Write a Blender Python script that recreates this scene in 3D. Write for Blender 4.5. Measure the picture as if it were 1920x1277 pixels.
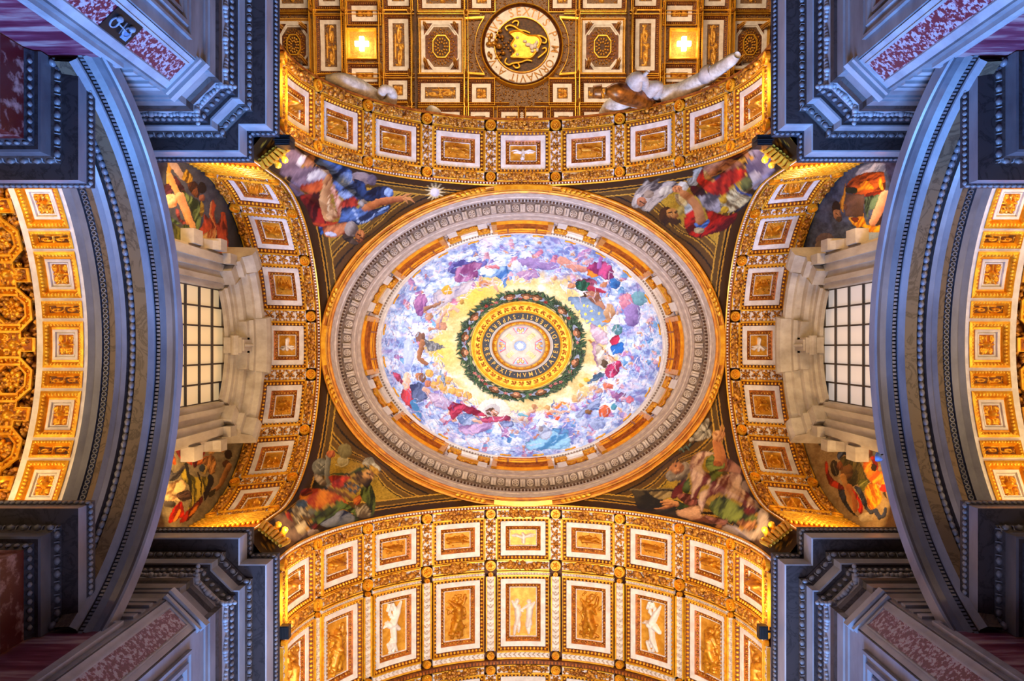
import bpy, math, random
import numpy as np
from mathutils import Matrix, Vector

for _o in list(bpy.data.objects):
    bpy.data.objects.remove(_o)
SC = bpy.context.scene
COL = SC.collection
PI = math.pi
F = 1500.0            # focal length in pixels of the 1920 px wide frame
EYE = 1.6             # camera height above the floor; H = height above the camera
CX, CY = -0.18, 0.04

# ------------------------------------------------------------------ camera, world, lights
cam = bpy.data.cameras.new('camera')
cam.sensor_width = 36.0
cam.lens = F / 1920.0 * 36.0
cam.shift_x = -10.0 / 1920.0
cam.shift_y = 11.5 / 1920.0
cam.clip_end = 300
cam_o = bpy.data.objects.new('camera', cam)
COL.objects.link(cam_o)
cam_o.location = (CX, CY, EYE)
cam_o.rotation_euler = (PI, 0, 0)
SC.camera = cam_o

SC.view_settings.view_transform = 'Standard'
SC.view_settings.look = 'None'
SC.view_settings.gamma = 1.0
SC.view_settings.use_curve_mapping = False
SC.view_settings.exposure = 0.0

w = bpy.data.worlds.new('world')
SC.world = w
w.use_nodes = True
w.node_tree.nodes['Background'].inputs[0].default_value = (0.62, 0.50, 0.46, 1)
w.node_tree.nodes['Background'].inputs[1].default_value = 0.035


def area(name, loc, target, size, power, color, size_y=None, spread=PI):
    l = bpy.data.lights.new(name, 'AREA')
    l.energy = power
    l.color = color
    l.size = size
    if size_y:
        l.shape = 'RECTANGLE'
        l.size_y = size_y
    l.spread = spread
    o = bpy.data.objects.new(name, l)
    COL.objects.link(o)
    o.location = (loc[0], loc[1], loc[2] + EYE)
    d = Vector((target[0] - loc[0], target[1] - loc[1], target[2] - loc[2]))
    o.rotation_euler = d.to_track_quat('-Z', 'Y').to_euler()
    return o


WARM = (1.0, 0.66, 0.28)
WARMW = (1.0, 0.74, 0.45)
COOL = (0.16, 0.40, 1.0)
DAY = (0.86, 0.92, 1.0)
# cool daylight that enters low down from the passage at the bottom of the picture
area('daylight_passage', (0, 15.0, 9.0), (0, -2, 13.0), 9.0, 3900, COOL, 8.0, spread=1.35)
area('daylight_passage_low', (0, 9.0, 3.0), (0, 7.0, 16.0), 5.0, 720, (0.55, 0.62, 1.0), 4.0)
area('daylight_nave', (0, -12.5, 6.0), (0, -8, 16.0), 7.0, 240, (0.95, 0.62, 0.42), 4.0)
# warm floodlights standing on the cornices
for sx in (-1, 1):
    for sy in (-1, 1):
        area('flood_corner', (sx * 5.35, sy * 4.35, 18.6), (sx * 1.5, sy * 2.2, 25), 0.5, 100, WARM)
        area('flood_arch', (sx * 5.1, sy * 6.1, 18.3), (sx * 1.6, sy * 6.0, 24.5), 0.4, 105, WARM, 1.4)
        area('flood_side_arch', (sx * 7.2, sy * 3.85, 18.4), (sx * 7.0, sy * 1.0, 24.0), 1.2, 115, WARM, 0.4)
        area('flood_side_vault', (sx * 9.6, sy * 2.9, 14.1), (sx * 9.8, -sy * 0.8, 16), 1.6, 45, WARM, 0.3)
for sx in (-1, 1):
    area('flood_vault', (sx * 5.1, 9.0, 18.3), (sx * 2.2, 8.6, 24.5), 0.4, 170, WARMW, 3.0)
    area('side_vault_fill', (sx * 11.2, 0, 10.5), (sx * 11.0, 0, 16), 3.0, 110, (1.0, .68, .30), 4.4, spread=1.9)  # unseen fill added in mid air to brighten the side vault evenly
    area('lunette_light', (sx * 6.2, 0, 19.0), (sx * 8.4, 0, 22.0), 1.0, 22, WARMW, 3.0)  # hangs free before the lunette, apart from the cornices
area('vault_fill', (0, 9.0, 10.0), (0, 8.5, 24), 5.0, 400, (1.0, 0.94, 0.90), 3.0, spread=1.7)  # added fill below the lower vault to lift its whites, no real opening
area('nave_fill', (0, -16.0, 27.0), (0, -16.0, 44), 16.0, 4200, (1.0, 0.74, 0.46), 4.0)  # unseen wide fill added under the nave vault, not a fixture
area('nave_statue_fill', (0, -11.5, 24.0), (0, -8.0, 27.0), 6.0, 330, (1.0, 0.84, 0.66), 1.0)  # unseen fill added to brighten the dark statues
# daylight of the drum windows
for k in range(8):
    a = 2 * PI * k / 8 + 0.01
    area('drum_daylight', (4.4 * math.cos(a), 3.5 * math.sin(a), 28.2), (0.5 * math.cos(a), 0.4 * math.sin(a), 34.0), 1.0, 56, DAY, 0.9, spread=2.1)
area('lantern_daylight', (0, 0, 39.2), (0, 0, 44), 1.2, 42, (1.0, 0.97, 0.92), spread=1.3)
area('ring_fill', (0, 0, 19.5), (0, 0, 30), 3.0, 270, (1.0, 0.80, 0.62), spread=2.6)  # added mid-air fill for the ring cornice, not window light

# ------------------------------------------------------------------ projections
def pix(P):
    """plan projection of points seen from the camera's place, in pixels"""
    P = np.asarray(P, float)
    H = P[..., 2] - EYE
    return 970 + F * (P[..., 0] - CX) / H, 650 + F * (P[..., 1] - CY) / H


def at(px, py, H):
    return ((px - 970) * H / F + CX, (py - 650) * H / F + CY, H)


def lin(h):
    h = h.lstrip('#')
    c = [int(h[i:i + 2], 16) / 255.0 for i in (0, 2, 4)]
    return np.array([(x / 12.92 if x <= 0.04045 else ((x + 0.055) / 1.055) ** 2.4) for x in c])


# ------------------------------------------------------------------ materials
MATS = {}


def mat(name, c1, c2=None, scale=3.0, rough=0.5, metal=0.0, mode='noise', c3=None, bump=0.0, detail=4.0, spec=0.5, stretch=None, lo=0.4, hi=0.62):
    m = bpy.data.materials.new(name)
    m.use_nodes = True
    nt = m.node_tree
    b = nt.nodes['Principled BSDF']
    b.inputs['Roughness'].default_value = rough
    b.inputs['Metallic'].default_value = metal
    b.inputs['Specular IOR Level'].default_value = spec
    c1 = tuple(lin(c1)) + (1,)
    if c2 is None:
        b.inputs['Base Color'].default_value = c1
    else:
        tc = nt.nodes.new('ShaderNodeTexCoord')
        mp = nt.nodes.new('ShaderNodeMapping')
        if stretch:
            mp.inputs['Scale'].default_value = stretch
        nt.links.new(tc.outputs['Object'], mp.inputs[0])
        nz = nt.nodes.new('ShaderNodeTexNoise')
        nz.inputs['Scale'].default_value = scale
        nz.inputs['Detail'].default_value = detail
        nz.inputs['Roughness'].default_value = 0.62
        nt.links.new(mp.outputs[0], nz.inputs['Vector'])
        src = nz.outputs['Fac']
        if mode == 'vein':
            nz.inputs['Distortion'].default_value = 1.6
            s1 = nt.nodes.new('ShaderNodeMath'); s1.operation = 'SUBTRACT'; s1.inputs[1].default_value = 0.5
            s2 = nt.nodes.new('ShaderNodeMath'); s2.operation = 'ABSOLUTE'
            s3 = nt.nodes.new('ShaderNodeMath'); s3.operation = 'MULTIPLY'; s3.inputs[1].default_value = 15.0
            nt.links.new(src, s1.inputs[0]); nt.links.new(s1.outputs[0], s2.inputs[0]); nt.links.new(s2.outputs[0], s3.inputs[0])
            src = s3.outputs[0]
        r = nt.nodes.new('ShaderNodeValToRGB')
        e = r.color_ramp.elements
        if mode == 'vein':
            e[0].position = 0.0; e[1].position = 0.7
        else:
            e[0].position = lo; e[1].position = hi
        e[0].color = tuple(lin(c2)) + (1,)
        e[1].color = c1
        if c3:
            x = e.new(0.5 * (e[0].position + e[1].position)); x.color = tuple(lin(c3)) + (1,)
        nt.links.new(src, r.inputs[0])
        nt.links.new(r.outputs[0], b.inputs['Base Color'])
        if bump:
            bp = nt.nodes.new('ShaderNodeBump')
            bp.inputs['Strength'].default_value = bump
            bp.inputs['Distance'].default_value = 0.03
            nt.links.new(nz.outputs['Fac'], bp.inputs['Height'])
            nt.links.new(bp.outputs[0], b.inputs['Normal'])
    MATS[name] = m
    return m


def emit(name, c, s):
    m = bpy.data.materials.new(name)
    m.use_nodes = True
    nt = m.node_tree
    b = nt.nodes['Principled BSDF']
    col = tuple(lin(c)) + (1,)
    b.inputs['Base Color'].default_value = col
    b.inputs['Emission Color'].default_value = col
    b.inputs['Emission Strength'].default_value = s
    MATS[name] = m
    return m


mat('gold', '#f0b02c', '#d88a14', 5.0, 0.34, 0.45)
mat('gold_bright', '#f8c23c', '#e8a020', 5.0, 0.36, 0.4)
mat('gold_old', '#d0902c', '#7a4210', 9.0, 0.42, 0.35)
mat('gold_pale', '#e8b04a', '#c88a2c', 14.0, 0.45, 0.3)
mat('umber_shade', '#7a3e0c', '#4c2006', 8.0, 0.55, 0.15)  # dark brown for recesses, their shade painted as base colour
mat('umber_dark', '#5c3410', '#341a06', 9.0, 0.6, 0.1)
mat('ochre', '#bc6a14', '#8a4208', 7.0, 0.5, 0.2)
mat('stucco', '#e4dad4', '#d0c4bc', 4.0, 0.6)
mat('stucco_grey', '#cebdae', '#b09e90', 5.0, 0.6)
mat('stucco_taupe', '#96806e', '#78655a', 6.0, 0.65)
mat('nave_ground', '#86603a', '#4a2a12', 16.0, 0.6, lo=0.35, hi=0.6)
mat('marble', '#96949a', '#6a6870', 1.3, 0.38, lo=.34, hi=.68, detail=7.0, stretch=(1, .45, 1))
mat('marble_light', '#b4b2b8', '#8c8a94', 1.3, 0.34, lo=.32, hi=.66, detail=7.0, stretch=(1, .45, 1))
mat('marble_shaded', '#40383a', '#2a2426', 1.8, 0.42, mode='vein', detail=6.0)  # dark marble copy: shade of undersides and recesses put into the colour
mat('marble_carved', '#3c3a44', '#1e1c24', 12.0, 0.5, lo=0.35, hi=0.6)  # darker marble behind leaf rows, gap shade put into the colour
mat('marble_cream', '#b8aa96', '#8e7f6c', 2.2, 0.5, stretch=(1, 1, .35), lo=.3, hi=.72, detail=6.0)
mat('breccia', '#64122c', '#b0a2b0', 14.0, 0.32, lo=0.45, hi=0.53, c3='#84304c', detail=5.0)
mat('torus_gold', '#d88c18', '#a85e0c', 3.0, 0.4, 0.35)
mat('arch_marble', '#76747c', '#504e58', 1.3, 0.38, lo=.34, hi=.68, detail=7.0, stretch=(1, .45, 1))
mat('arch_marble_light', '#8e8c96', '#666470', 1.3, 0.36, lo=.32, hi=.66, detail=7.0, stretch=(1, .45, 1))
mat('shaded_soffit', '#6a5644', '#48382c', 1.6, 0.45, mode='vein', detail=6.0)  # brown copy of the arch marble, underside shade painted in
mat('relief_ground', '#e2a43a', '#c8841c', 6.0, 0.42, 0.35)
mat('relief_gold', '#d2901f', '#a8640e', 9.0, 0.4, 0.4)
mat('letter_gold', '#b0741c', '#7a4a10', 9.0, 0.4, 0.3)
mat('green_dark', '#2c4a2c', '#142414', 6.0, 0.5)
mat('red_marble', '#5a1218', '#b89090', 3.5, 0.36, lo=0.36, hi=0.5, detail=6.0)
mat('cottanello', '#5c1a34', '#a88a8e', 2.6, 0.36, lo=0.38, hi=0.62, c3='#7a3a52', stretch=(0.25, 2.2, 2.2), detail=6.0)
mat('rust_marble', '#8a4a34', '#5a3028', 3.0, 0.45)
mat('black_metal', '#14161a', None, rough=0.45, metal=0.3)
mat('black_grille', '#2a2f36', None, rough=0.5, metal=0.4)
mat('iron', '#3a2e26', None, rough=0.6)
mat('bronze', '#a8621c', '#5a2e0a', 4.0, 0.36, 0.5)
mat('statue_stucco', '#e4d4c0', '#b8a692', 5.0, 0.6, bump=0.2)
mat('ink', '#2c3038', '#1c2028', 20.0, 0.5)
mat('green_leaf', '#4c6a3a', '#1e3420', 6.0, 0.5)
mat('flesh', '#d89a70', '#b06a44', 8.0, 0.5)
mat('hair', '#7a4a24', '#4a2c14', 9.0, 0.6)
mat('petal_pink', '#d88a86', '#b85450', 14.0, 0.5)
mat('petal_red', '#b8342c', '#8a2420', 14.0, 0.5)
mat('wing_grey', '#9aa0b4', '#6a7288', 9.0, 0.55)
mat('window_white', '#f4f2ee', '#e6e2da', 3.0, 0.5)
mat('blue_panel', '#7c98c4', '#5a78a8', 5.0, 0.5)
mat('blue_enamel', '#3a62b8', '#2c4c98', 9.0, 0.4)
mat('red_enamel', '#b8384a', None, rough=0.45)
mat('floor_marble', '#8e8478', '#5c5248', 0.6, 0.3, mode='vein')
emit('window_glow', '#e0c496', 0.48)
emit('window_glow_cool', '#d0c4bc', 0.52)
emit('lamp_glow', '#fff4e0', 6.0)
# vertex colour paint
m = bpy.data.materials.new('mosaic')
m.use_nodes = True
_a = m.node_tree.nodes.new('ShaderNodeVertexColor')
_a.layer_name = 'Col'
_b = m.node_tree.nodes['Principled BSDF']
_b.inputs['Roughness'].default_value = 0.55
_b.inputs['Specular IOR Level'].default_value = 0.25
m.node_tree.links.new(_a.outputs['Color'], _b.inputs['Base Color'])
MATS['mosaic'] = m

# ------------------------------------------------------------------ mesh building
class MB:
    """collects vertices, quads and triangles; build() links ONE mesh object"""
    def __init__(s):
        s.v = []; s.q = []; s.t = []; s.n = 0

    def add(s, v, q=None, t=None):
        v = np.asarray(v, float).reshape(-1, 3)
        if q is not None and len(q):
            s.q.append(np.asarray(q, np.int64).reshape(-1, 4) + s.n)
        if t is not None and len(t):
            s.t.append(np.asarray(t, np.int64).reshape(-1, 3) + s.n)
        s.v.append(v); s.n += len(v)
        return s

    def mesh(s, name, S=None, smooth=False, colors=None):
        V = np.concatenate(s.v) if s.v else np.zeros((0, 3))
        if S is not None:
            V = S(V[:, 0], V[:, 1], V[:, 2])
        me = bpy.data.meshes.new(name)
        nq = sum(len(x) for x in s.q); nt_ = sum(len(x) for x in s.t)
        me.vertices.add(len(V)); me.vertices.foreach_set('co', V.astype(np.float32).ravel())
        loops = np.concatenate([x.ravel() for x in s.q + s.t]) if (s.q or s.t) else np.zeros(0, np.int64)
        me.loops.add(len(loops)); me.loops.foreach_set('vertex_index', loops.astype(np.int32))
        tot = np.concatenate([np.full(nq, 4), np.full(nt_, 3)]).astype(np.int32)
        st = np.concatenate([[0], np.cumsum(tot)[:-1]]).astype(np.int32) if len(tot) else tot
        me.polygons.add(len(tot)); me.polygons.foreach_set('loop_start', st)
        try:
            me.polygons.foreach_set('loop_total', tot)
        except Exception:
            pass
        me.polygons.foreach_set('use_smooth', np.full(len(tot), bool(smooth)))
        me.update(calc_edges=True); me.validate()
        if colors is not None:
            ca = me.color_attributes.new('Col', 'FLOAT_COLOR', 'POINT')
            ca.data.foreach_set('color', np.concatenate([colors, np.ones((len(colors), 1))], 1).astype(np.float32).ravel())
        return me

    def build(s, name, mt, parent=None, S=None, smooth=False, colors=None, stuff=False):
        return link(name, s.mesh(name, S, smooth, colors), mt, parent, stuff)


def link(name, me, mt, parent=None, stuff=False, M=None):
    if not me.materials:
        me.materials.append(MATS[mt])
    o = bpy.data.objects.new(name, me)
    COL.objects.link(o)
    if parent is not None:
        o.parent = parent
        if parent.get('_loc') is not None:
            o.matrix_parent_inverse = Matrix.Translation(-Vector(parent['_loc']))
        elif parent.get('_M') is not None:
            o.matrix_parent_inverse = PINV[parent.name]
    if M is not None:
        o.matrix_basis = M
        o['_M'] = 1
        PINV[o.name] = M.inverted()
    if stuff:
        o['kind'] = 'stuff'
    return o


PINV = {}
THINGS = []


def thing(name, label, cat, loc=(0, 0, 0), group=None, kind=None):
    o = bpy.data.objects.new(name, None)
    COL.objects.link(o)
    L = (loc[0], loc[1], loc[2] + EYE)
    o.location = L
    o['_loc'] = L
    o.empty_display_size = 0.2
    if kind:
        o['kind'] = kind
    o['label'] = label
    o['category'] = cat
    if group:
        o['group'] = group
    THINGS.append(o)
    return o


def grid_quads(m, n, cu=False, cv=False):
    i = np.arange(m if cu else m - 1)[:, None]; j = np.arange(n if cv else n - 1)[None, :]
    a = i * n + j; b = ((i + 1) % m) * n + j; c = ((i + 1) % m) * n + (j + 1) % n; d = i * n + (j + 1) % n
    return np.stack(np.broadcast_arrays(a, b, c, d), -1).reshape(-1, 4)


def loft(mb, P, cu=False, cv=False):
    P = np.asarray(P, float)
    mb.add(P.reshape(-1, 3), grid_quads(P.shape[0], P.shape[1], cu, cv))
    return mb


def up(P):
    """H coordinates to world"""
    P = np.array(P, float); P[..., 2] += EYE
    return P


# ball templates
def _octa(sub):
    v = [np.array(p, float) for p in ((1, 0, 0), (-1, 0, 0), (0, 1, 0), (0, -1, 0), (0, 0, 1), (0, 0, -1))]
    t = [(0, 2, 4), (2, 1, 4), (1, 3, 4), (3, 0, 4), (2, 0, 5), (1, 2, 5), (3, 1, 5), (0, 3, 5)]
    for _ in range(sub):
        c = {}; nt_ = []
        def mid(a, b):
            k = (min(a, b), max(a, b))
            if k not in c:
                p = v[a] + v[b]; v.append(p / np.linalg.norm(p)); c[k] = len(v) - 1
            return c[k]
        for a, b, d in t:
            x, y, z = mid(a, b), mid(b, d), mid(d, a)
            nt_ += [(a, x, z), (x, b, y), (z, y, d), (x, y, z)]
        t = nt_
    return np.array(v), np.array(t)


B0 = _octa(0); B1 = _octa(1); B2 = _octa(2)


def balls(mb, C, R, tmpl=B1, rot=None):
    """many balls: centres (k,3), radii (k,3) in flat (u,v,h) space, rot in the uv plane"""
    C = np.asarray(C, float).reshape(-1, 3); k = len(C)
    if not k:
        return mb
    R = np.broadcast_to(np.asarray(R, float), (k, 3))
    v, t = tmpl
    X = v[None] * R[:, None, :]
    if rot is not None:
        rot = np.broadcast_to(np.asarray(rot, float), (k,))
        c, s_ = np.cos(rot)[:, None], np.sin(rot)[:, None]
        X = np.stack([X[..., 0] * c - X[..., 1] * s_, X[..., 0] * s_ + X[..., 1] * c, X[..., 2]], -1)
    V = X + C[:, None, :]
    T = t[None] + (np.arange(k) * len(v))[:, None, None]
    mb.add(V.reshape(-1, 3), t=T.reshape(-1, 3))
    return mb


def box(mb, u0, u1, v0, v1, h0, h1, n=1, taper=0.0):
    """box in flat space, subdivided n times along u so that it bends with the surface"""
    us = np.linspace(u0, u1, n + 1)
    uc = 0.5 * (u0 + u1)
    ring = []
    for u in us:
        ut = u + (uc - u) * taper
        ring.append([(u, v0, h0), (u, v1, h0), (ut, v1 - (v1 - v0) * taper / 2, h1), (ut, v0 + (v1 - v0) * taper / 2, h1)])
    P = np.array(ring)
    b = mb.n
    loft(mb, P, False, True)
    mb.q.append(np.array([[0, 1, 2, 3]]) + b)
    e = n * 4
    mb.q.append(np.array([[e + 3, e + 2, e + 1, e]]) + b)
    return mb


def plate(mb, u0, u1, v0, v1, h, nu=4, nv=2):
    U, V = np.meshgrid(np.linspace(u0, u1, nu + 1), np.linspace(v0, v1, nv + 1), indexing='ij')
    return loft(mb, np.stack([U, V, np.full_like(U, h)], -1))


def rect_loop(u0, u1, v0, v1, k=4):
    p = []
    for (a, b) in (((u0, v0), (u1, v0)), ((u1, v0), (u1, v1)), ((u1, v1), (u0, v1)), ((u0, v1), (u0, v0))):
        for i in range(k):
            f = i / k
            p.append((a[0] + (b[0] - a[0]) * f, a[1] + (b[1] - a[1]) * f))
    return np.array(p)


def frame(mb, u0, u1, v0, v1, prof, k=4):
    """rectangular moulding: prof = [(inset, h), ...]"""
    L = []
    for d, h in prof:
        r = rect_loop(u0 + d, u1 - d, v0 + d, v1 - d, k)
        L.append(np.concatenate([r, np.full((len(r), 1), h)], 1))
    return loft(mb, np.array(L), False, True)


def poly_frame(mb, pts, prof):
    """polygon moulding about its centre: prof = [(scale, h), ...]"""
    pts = np.asarray(pts, float); c = pts.mean(0)
    L = [np.concatenate([c + (pts - c) * s_, np.full((len(pts), 1), h)], 1) for s_, h in prof]
    return loft(mb, np.array(L), False, True)


def poly_cap(mb, pts, h):
    pts = np.asarray(pts, float); n = len(pts); c = pts.mean(0)
    V = np.concatenate([np.concatenate([pts, np.full((n, 1), h)], 1), [[c[0], c[1], h]]])
    mb.add(V, t=[(i, (i + 1) % n, n) for i in range(n)])
    return mb


def perim(u0, u1, v0, v1, step):
    """points round a rectangle with their direction"""
    out = []
    for (a, b, r) in (((u0, v0), (u1, v0), 0), ((u1, v0), (u1, v1), PI / 2), ((u1, v1), (u0, v1), 0), ((u0, v1), (u0, v0), PI / 2)):
        L = math.hypot(b[0] - a[0], b[1] - a[1]); n = max(1, int(round(L / step)))
        for i in range(n):
            f = (i + 0.5) / n
            out.append((a[0] + (b[0] - a[0]) * f, a[1] + (b[1] - a[1]) * f, r))
    return np.array(out)


def tube(mb, pts, rad, n=8, cap=True):
    """tapered tube along points (world or flat coordinates)"""
    P = np.asarray(pts, float); m_ = len(P)
    rad = np.broadcast_to(np.asarray(rad, float), (m_,))
    T = np.gradient(P, axis=0); T /= np.linalg.norm(T, axis=1)[:, None] + 1e-9
    a = np.array([0, 0, 1.0]) if abs(T[0][2]) < 0.9 else np.array([1.0, 0, 0])
    R = []
    for i in range(m_):
        x = a - T[i] * a.dot(T[i]); x /= np.linalg.norm(x) + 1e-9; a = x
        y = np.cross(T[i], x)
        th = np.linspace(0, 2 * PI, n, endpoint=False)
        R.append(P[i] + rad[i] * (np.cos(th)[:, None] * x + np.sin(th)[:, None] * y))
    b = mb.n
    loft(mb, np.array(R), False, True)
    if cap:
        for idx in (0, m_ - 1):
            mb.add([P[idx]], t=None)
            c = mb.n - 1
            mb.t.append(np.array([(b + idx * n + j, b + idx * n + (j + 1) % n, c) for j in range(n)]))
    return mb


def spline(pts, n=8):
    """Catmull-Rom through points"""
    P = np.asarray(pts, float)
    Q = np.concatenate([[2 * P[0] - P[1]], P, [2 * P[-1] - P[-2]]])
    out = []
    for i in range(1, len(Q) - 2):
        for t in np.linspace(0, 1, n, endpoint=False):
            a, b, c, d = Q[i - 1], Q[i], Q[i + 1], Q[i + 2]
            out.append(0.5 * ((2 * b) + (c - a) * t + (2 * a - 5 * b + 4 * c - d) * t ** 2 + (-a + 3 * b - 3 * c + d) * t ** 3))
    out.append(P[-1])
    return np.array(out)


# ------------------------------------------------------------------ surfaces that flat designs are bent onto
class Arch:
    """barrel: u = arc length from the crown, v = distance along the axis, h = inwards"""
    def __init__(s, axis, sign, R, c, R2=None, v1=0, v2=1):
        s.axis, s.sign, s.R, s.c, s.R2, s.v1, s.v2 = axis, sign, R, c, R2, v1, v2

    def __call__(s, u, v, h):
        R = s.R if s.R2 is None else s.R + (s.R2 - s.R) * np.clip((v - s.v1) / (s.v2 - s.v1), -0.2, 1.2)
        a = u / s.R
        q = np.clip(a, -PI / 2, PI / 2)
        ex = (np.abs(a) - np.abs(q)) * s.R
        x = (R - h) * np.sin(q); z = s.c + (R - h) * np.cos(q) - ex + EYE
        return np.stack([x, s.sign * v, z], -1) if s.axis == 'Y' else np.stack([s.sign * v, x, z], -1)


class EllWall:
    """elliptical drum: u = arc length, v = height H, h = inwards"""
    def __init__(s, a, b):
        s.a, s.b = a, b
        th = np.linspace(-PI, PI * 3, 4001)
        ds = np.sqrt((a * np.sin(th)) ** 2 + (b * np.cos(th)) ** 2)
        s.S = np.concatenate([[0], np.cumsum(0.5 * (ds[1:] + ds[:-1]) * np.diff(th))]); s.th = th
        s.S -= np.interp(0, th, s.S)
        s.L = np.interp(2 * PI, th, s.S)

    def ang(s, u):
        return np.interp(u, s.S, s.th)

    def arc(s, th):
        return np.interp(th, s.th, s.S)

    def __call__(s, u, v, h):
        t = s.ang(u)
        nx, ny = np.cos(t) / s.a, np.sin(t) / s.b
        k = np.sqrt(nx ** 2 + ny ** 2)
        return np.stack([s.a * np.cos(t) - h * nx / k, s.b * np.sin(t) - h * ny / k, v + EYE], -1)


class EllSoffit(EllWall):
    """underside of an elliptical cornice: v = inwards, h = downwards from H0"""
    def __init__(s, a, b, H0):
        EllWall.__init__(s, a, b); s.H0 = H0

    def __call__(s, u, v, h):
        return EllWall.__call__(s, u, s.H0 - h, v)


class Plane:
    """o + u*eu + v*ev + h*en  (o in H coordinates)"""
    def __init__(s, o, eu, ev, en):
        s.o, s.eu, s.ev, s.en = (np.array(x, float) for x in (o, eu, ev, en))

    def __call__(s, u, v, h):
        P = s.o + u[..., None] * s.eu + v[..., None] * s.ev + h[..., None] * s.en
        P[..., 2] += EYE
        return P


# ------------------------------------------------------------------ ornaments in flat space
def rosette(mb, u, v, r, h, petals=6):
    a = np.arange(petals) * 2 * PI / petals
    C = np.stack([u + 0.58 * r * np.cos(a), v + 0.58 * r * np.sin(a), np.full(petals, h)], -1)
    balls(mb, C, (0.42 * r, 0.27 * r, 0.3 * r), B1, a)
    balls(mb, [(u, v, h + 0.1 * r)], 0.28 * r, B1)
    return mb


def ring(mb, u, v, r0, r1, h0, h1, n=20):
    a = np.linspace(0, 2 * PI, n, endpoint=False)
    L = []
    for r, h in ((r1, h0), (r1 - 0.15 * (r1 - r0), h1), (r0 + 0.15 * (r1 - r0), h1), (r0, h0)):
        L.append(np.stack([u + r * np.cos(a), v + r * np.sin(a), np.full(n, h)], -1))
    return loft(mb, np.array(L), False, True)


def disc(mb, u, v, r, h, n=20):
    a = np.linspace(0, 2 * PI, n, endpoint=False)
    return poly_cap(mb, np.stack([u + r * np.cos(a), v + r * np.sin(a)], -1), h)


def garland(mb_g, u0, v0, u1, v1, w, h, rng, dens=1.0):
    """fruit garland between two points: buds at the ends, swelling to the middle"""
    L = math.hypot(u1 - u0, v1 - v0); d = np.array([(u1 - u0) / L, (v1 - v0) / L]); nrm = np.array([-d[1], d[0]])
    n = int(46 * dens * max(0.6, L / 1.3))
    C = []; R = []; ro = []
    for i in range(n):
        f = rng.uniform(0.17, 0.83)
        wd = w * 0.56 * math.sin(PI * (f - 0.08) / 0.84) ** 0.7
        o = rng.uniform(-1, 1) * wd * 0.8
        r = rng.uniform(0.05, 0.085) * w / 0.25
        p = np.array([u0, v0]) + d * L * f + nrm * o
        C.append((p[0], p[1], h + rng.uniform(0.3, 1.0) * r)); R.append((r, r, r)); ro.append(0)
    for f, s in ((0.07, 1), (0.16, -1), (0.84, 1), (0.93, -1)):
        for k in range(5):
            a = k * 2 * PI / 5 + rng.random()
            p = np.array([u0, v0]) + d * L * f + 0.24 * w * np.array([math.cos(a), math.sin(a)])
            C.append((p[0], p[1], h + 0.02)); R.append((0.22 * w, 0.14 * w, 0.12 * w)); ro.append(a)
    balls(mb_g, C, R, B1, ro)
    return mb_g


# reliefs: capsules (x0,y0,x1,y1,r0,r1) in a unit box
PUTTO = [(-.45, .05, .15, 0, .24, .2), (-.68, .18, -.68, .18, .17, .17), (.15, .05, .5, .32, .15, .11), (.5, .32, .78, .1, .1, .08), (.15, -.08, .55, -.28, .15, .11), (.55, -.28, .85, -.38, .1, .07), (-.4, .2, -.15, .45, .1, .07), (-.15, .45, .1, .42, .07, .06), (-.35, -.12, -.55, -.42, .1, .07), (-.2, .1, -.05, .35, .1, .05)]
BEAST = [(-.5, 0, .35, .05, .2, .24), (.4, .1, .62, .3, .14, .12), (.7, .32, .85, .22, .13, .08), (-.4, -.1, -.5, -.42, .1, .07), (-.15, -.1, -.1, -.45, .09, .06), (.25, -.1, .2, -.45, .1, .07), (.42, -.05, .55, -.4, .09, .06), (-.55, .05, -.8, .3, .08, .05), (-.8, .3, -.62, .45, .05, .04), (.1, .15, -.1, .5, .12, .04), (-.1, .5, -.4, .42, .05, .03)]
DOVE = [(0, .3, 0, -.3, .14, .16), (0, .45, 0, .45, .12, .12), (0, -.3, 0, -.6, .14, .18), (.08, .1, .5, .38, .14, .12), (.5, .38, .85, .3, .11, .04), (.3, .12, .75, .12, .1, .04), (-.08, .1, -.5, .38, .14, .12), (-.5, .38, -.85, .3, .11, .04), (-.3, .12, -.75, .12, .1, .04)]
ANGEL = [(0, .25, .05, -.1, .22, .2), (-.05, .55, -.05, .55, .14, .14), (.05, -.1, .3, -.42, .2, .16), (.3, -.42, .1, -.8, .14, .1), (0, -.15, -.25, -.5, .2, .18), (-.25, -.5, -.4, -.85, .14, .1), (.15, .3, .5, .45, .1, .08), (.5, .45, .6, .7, .08, .06), (-.2, .3, -.45, .1, .1, .08), (.1, .3, .45, .05, .16, .06), (-.2, .35, -.55, .5, .16, .06), (-.3, -.3, .3, -.65, .12, .1), (-.5, -.7, .4, -.8, .1, .08)]
BIRDS0 = [(-.1, .05, .3, .1, .14, .16), (.45, .15, .55, .15, .1, .08), (-.1, .05, -.45, -.1, .16, .1), (.1, .15, -.3, .55, .16, .12), (-.3, .55, -.6, .85, .12, .05), (.1, 0, .0, -.5, .15, .12), (.0, -.5, -.3, -.85, .12, .05)]
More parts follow.
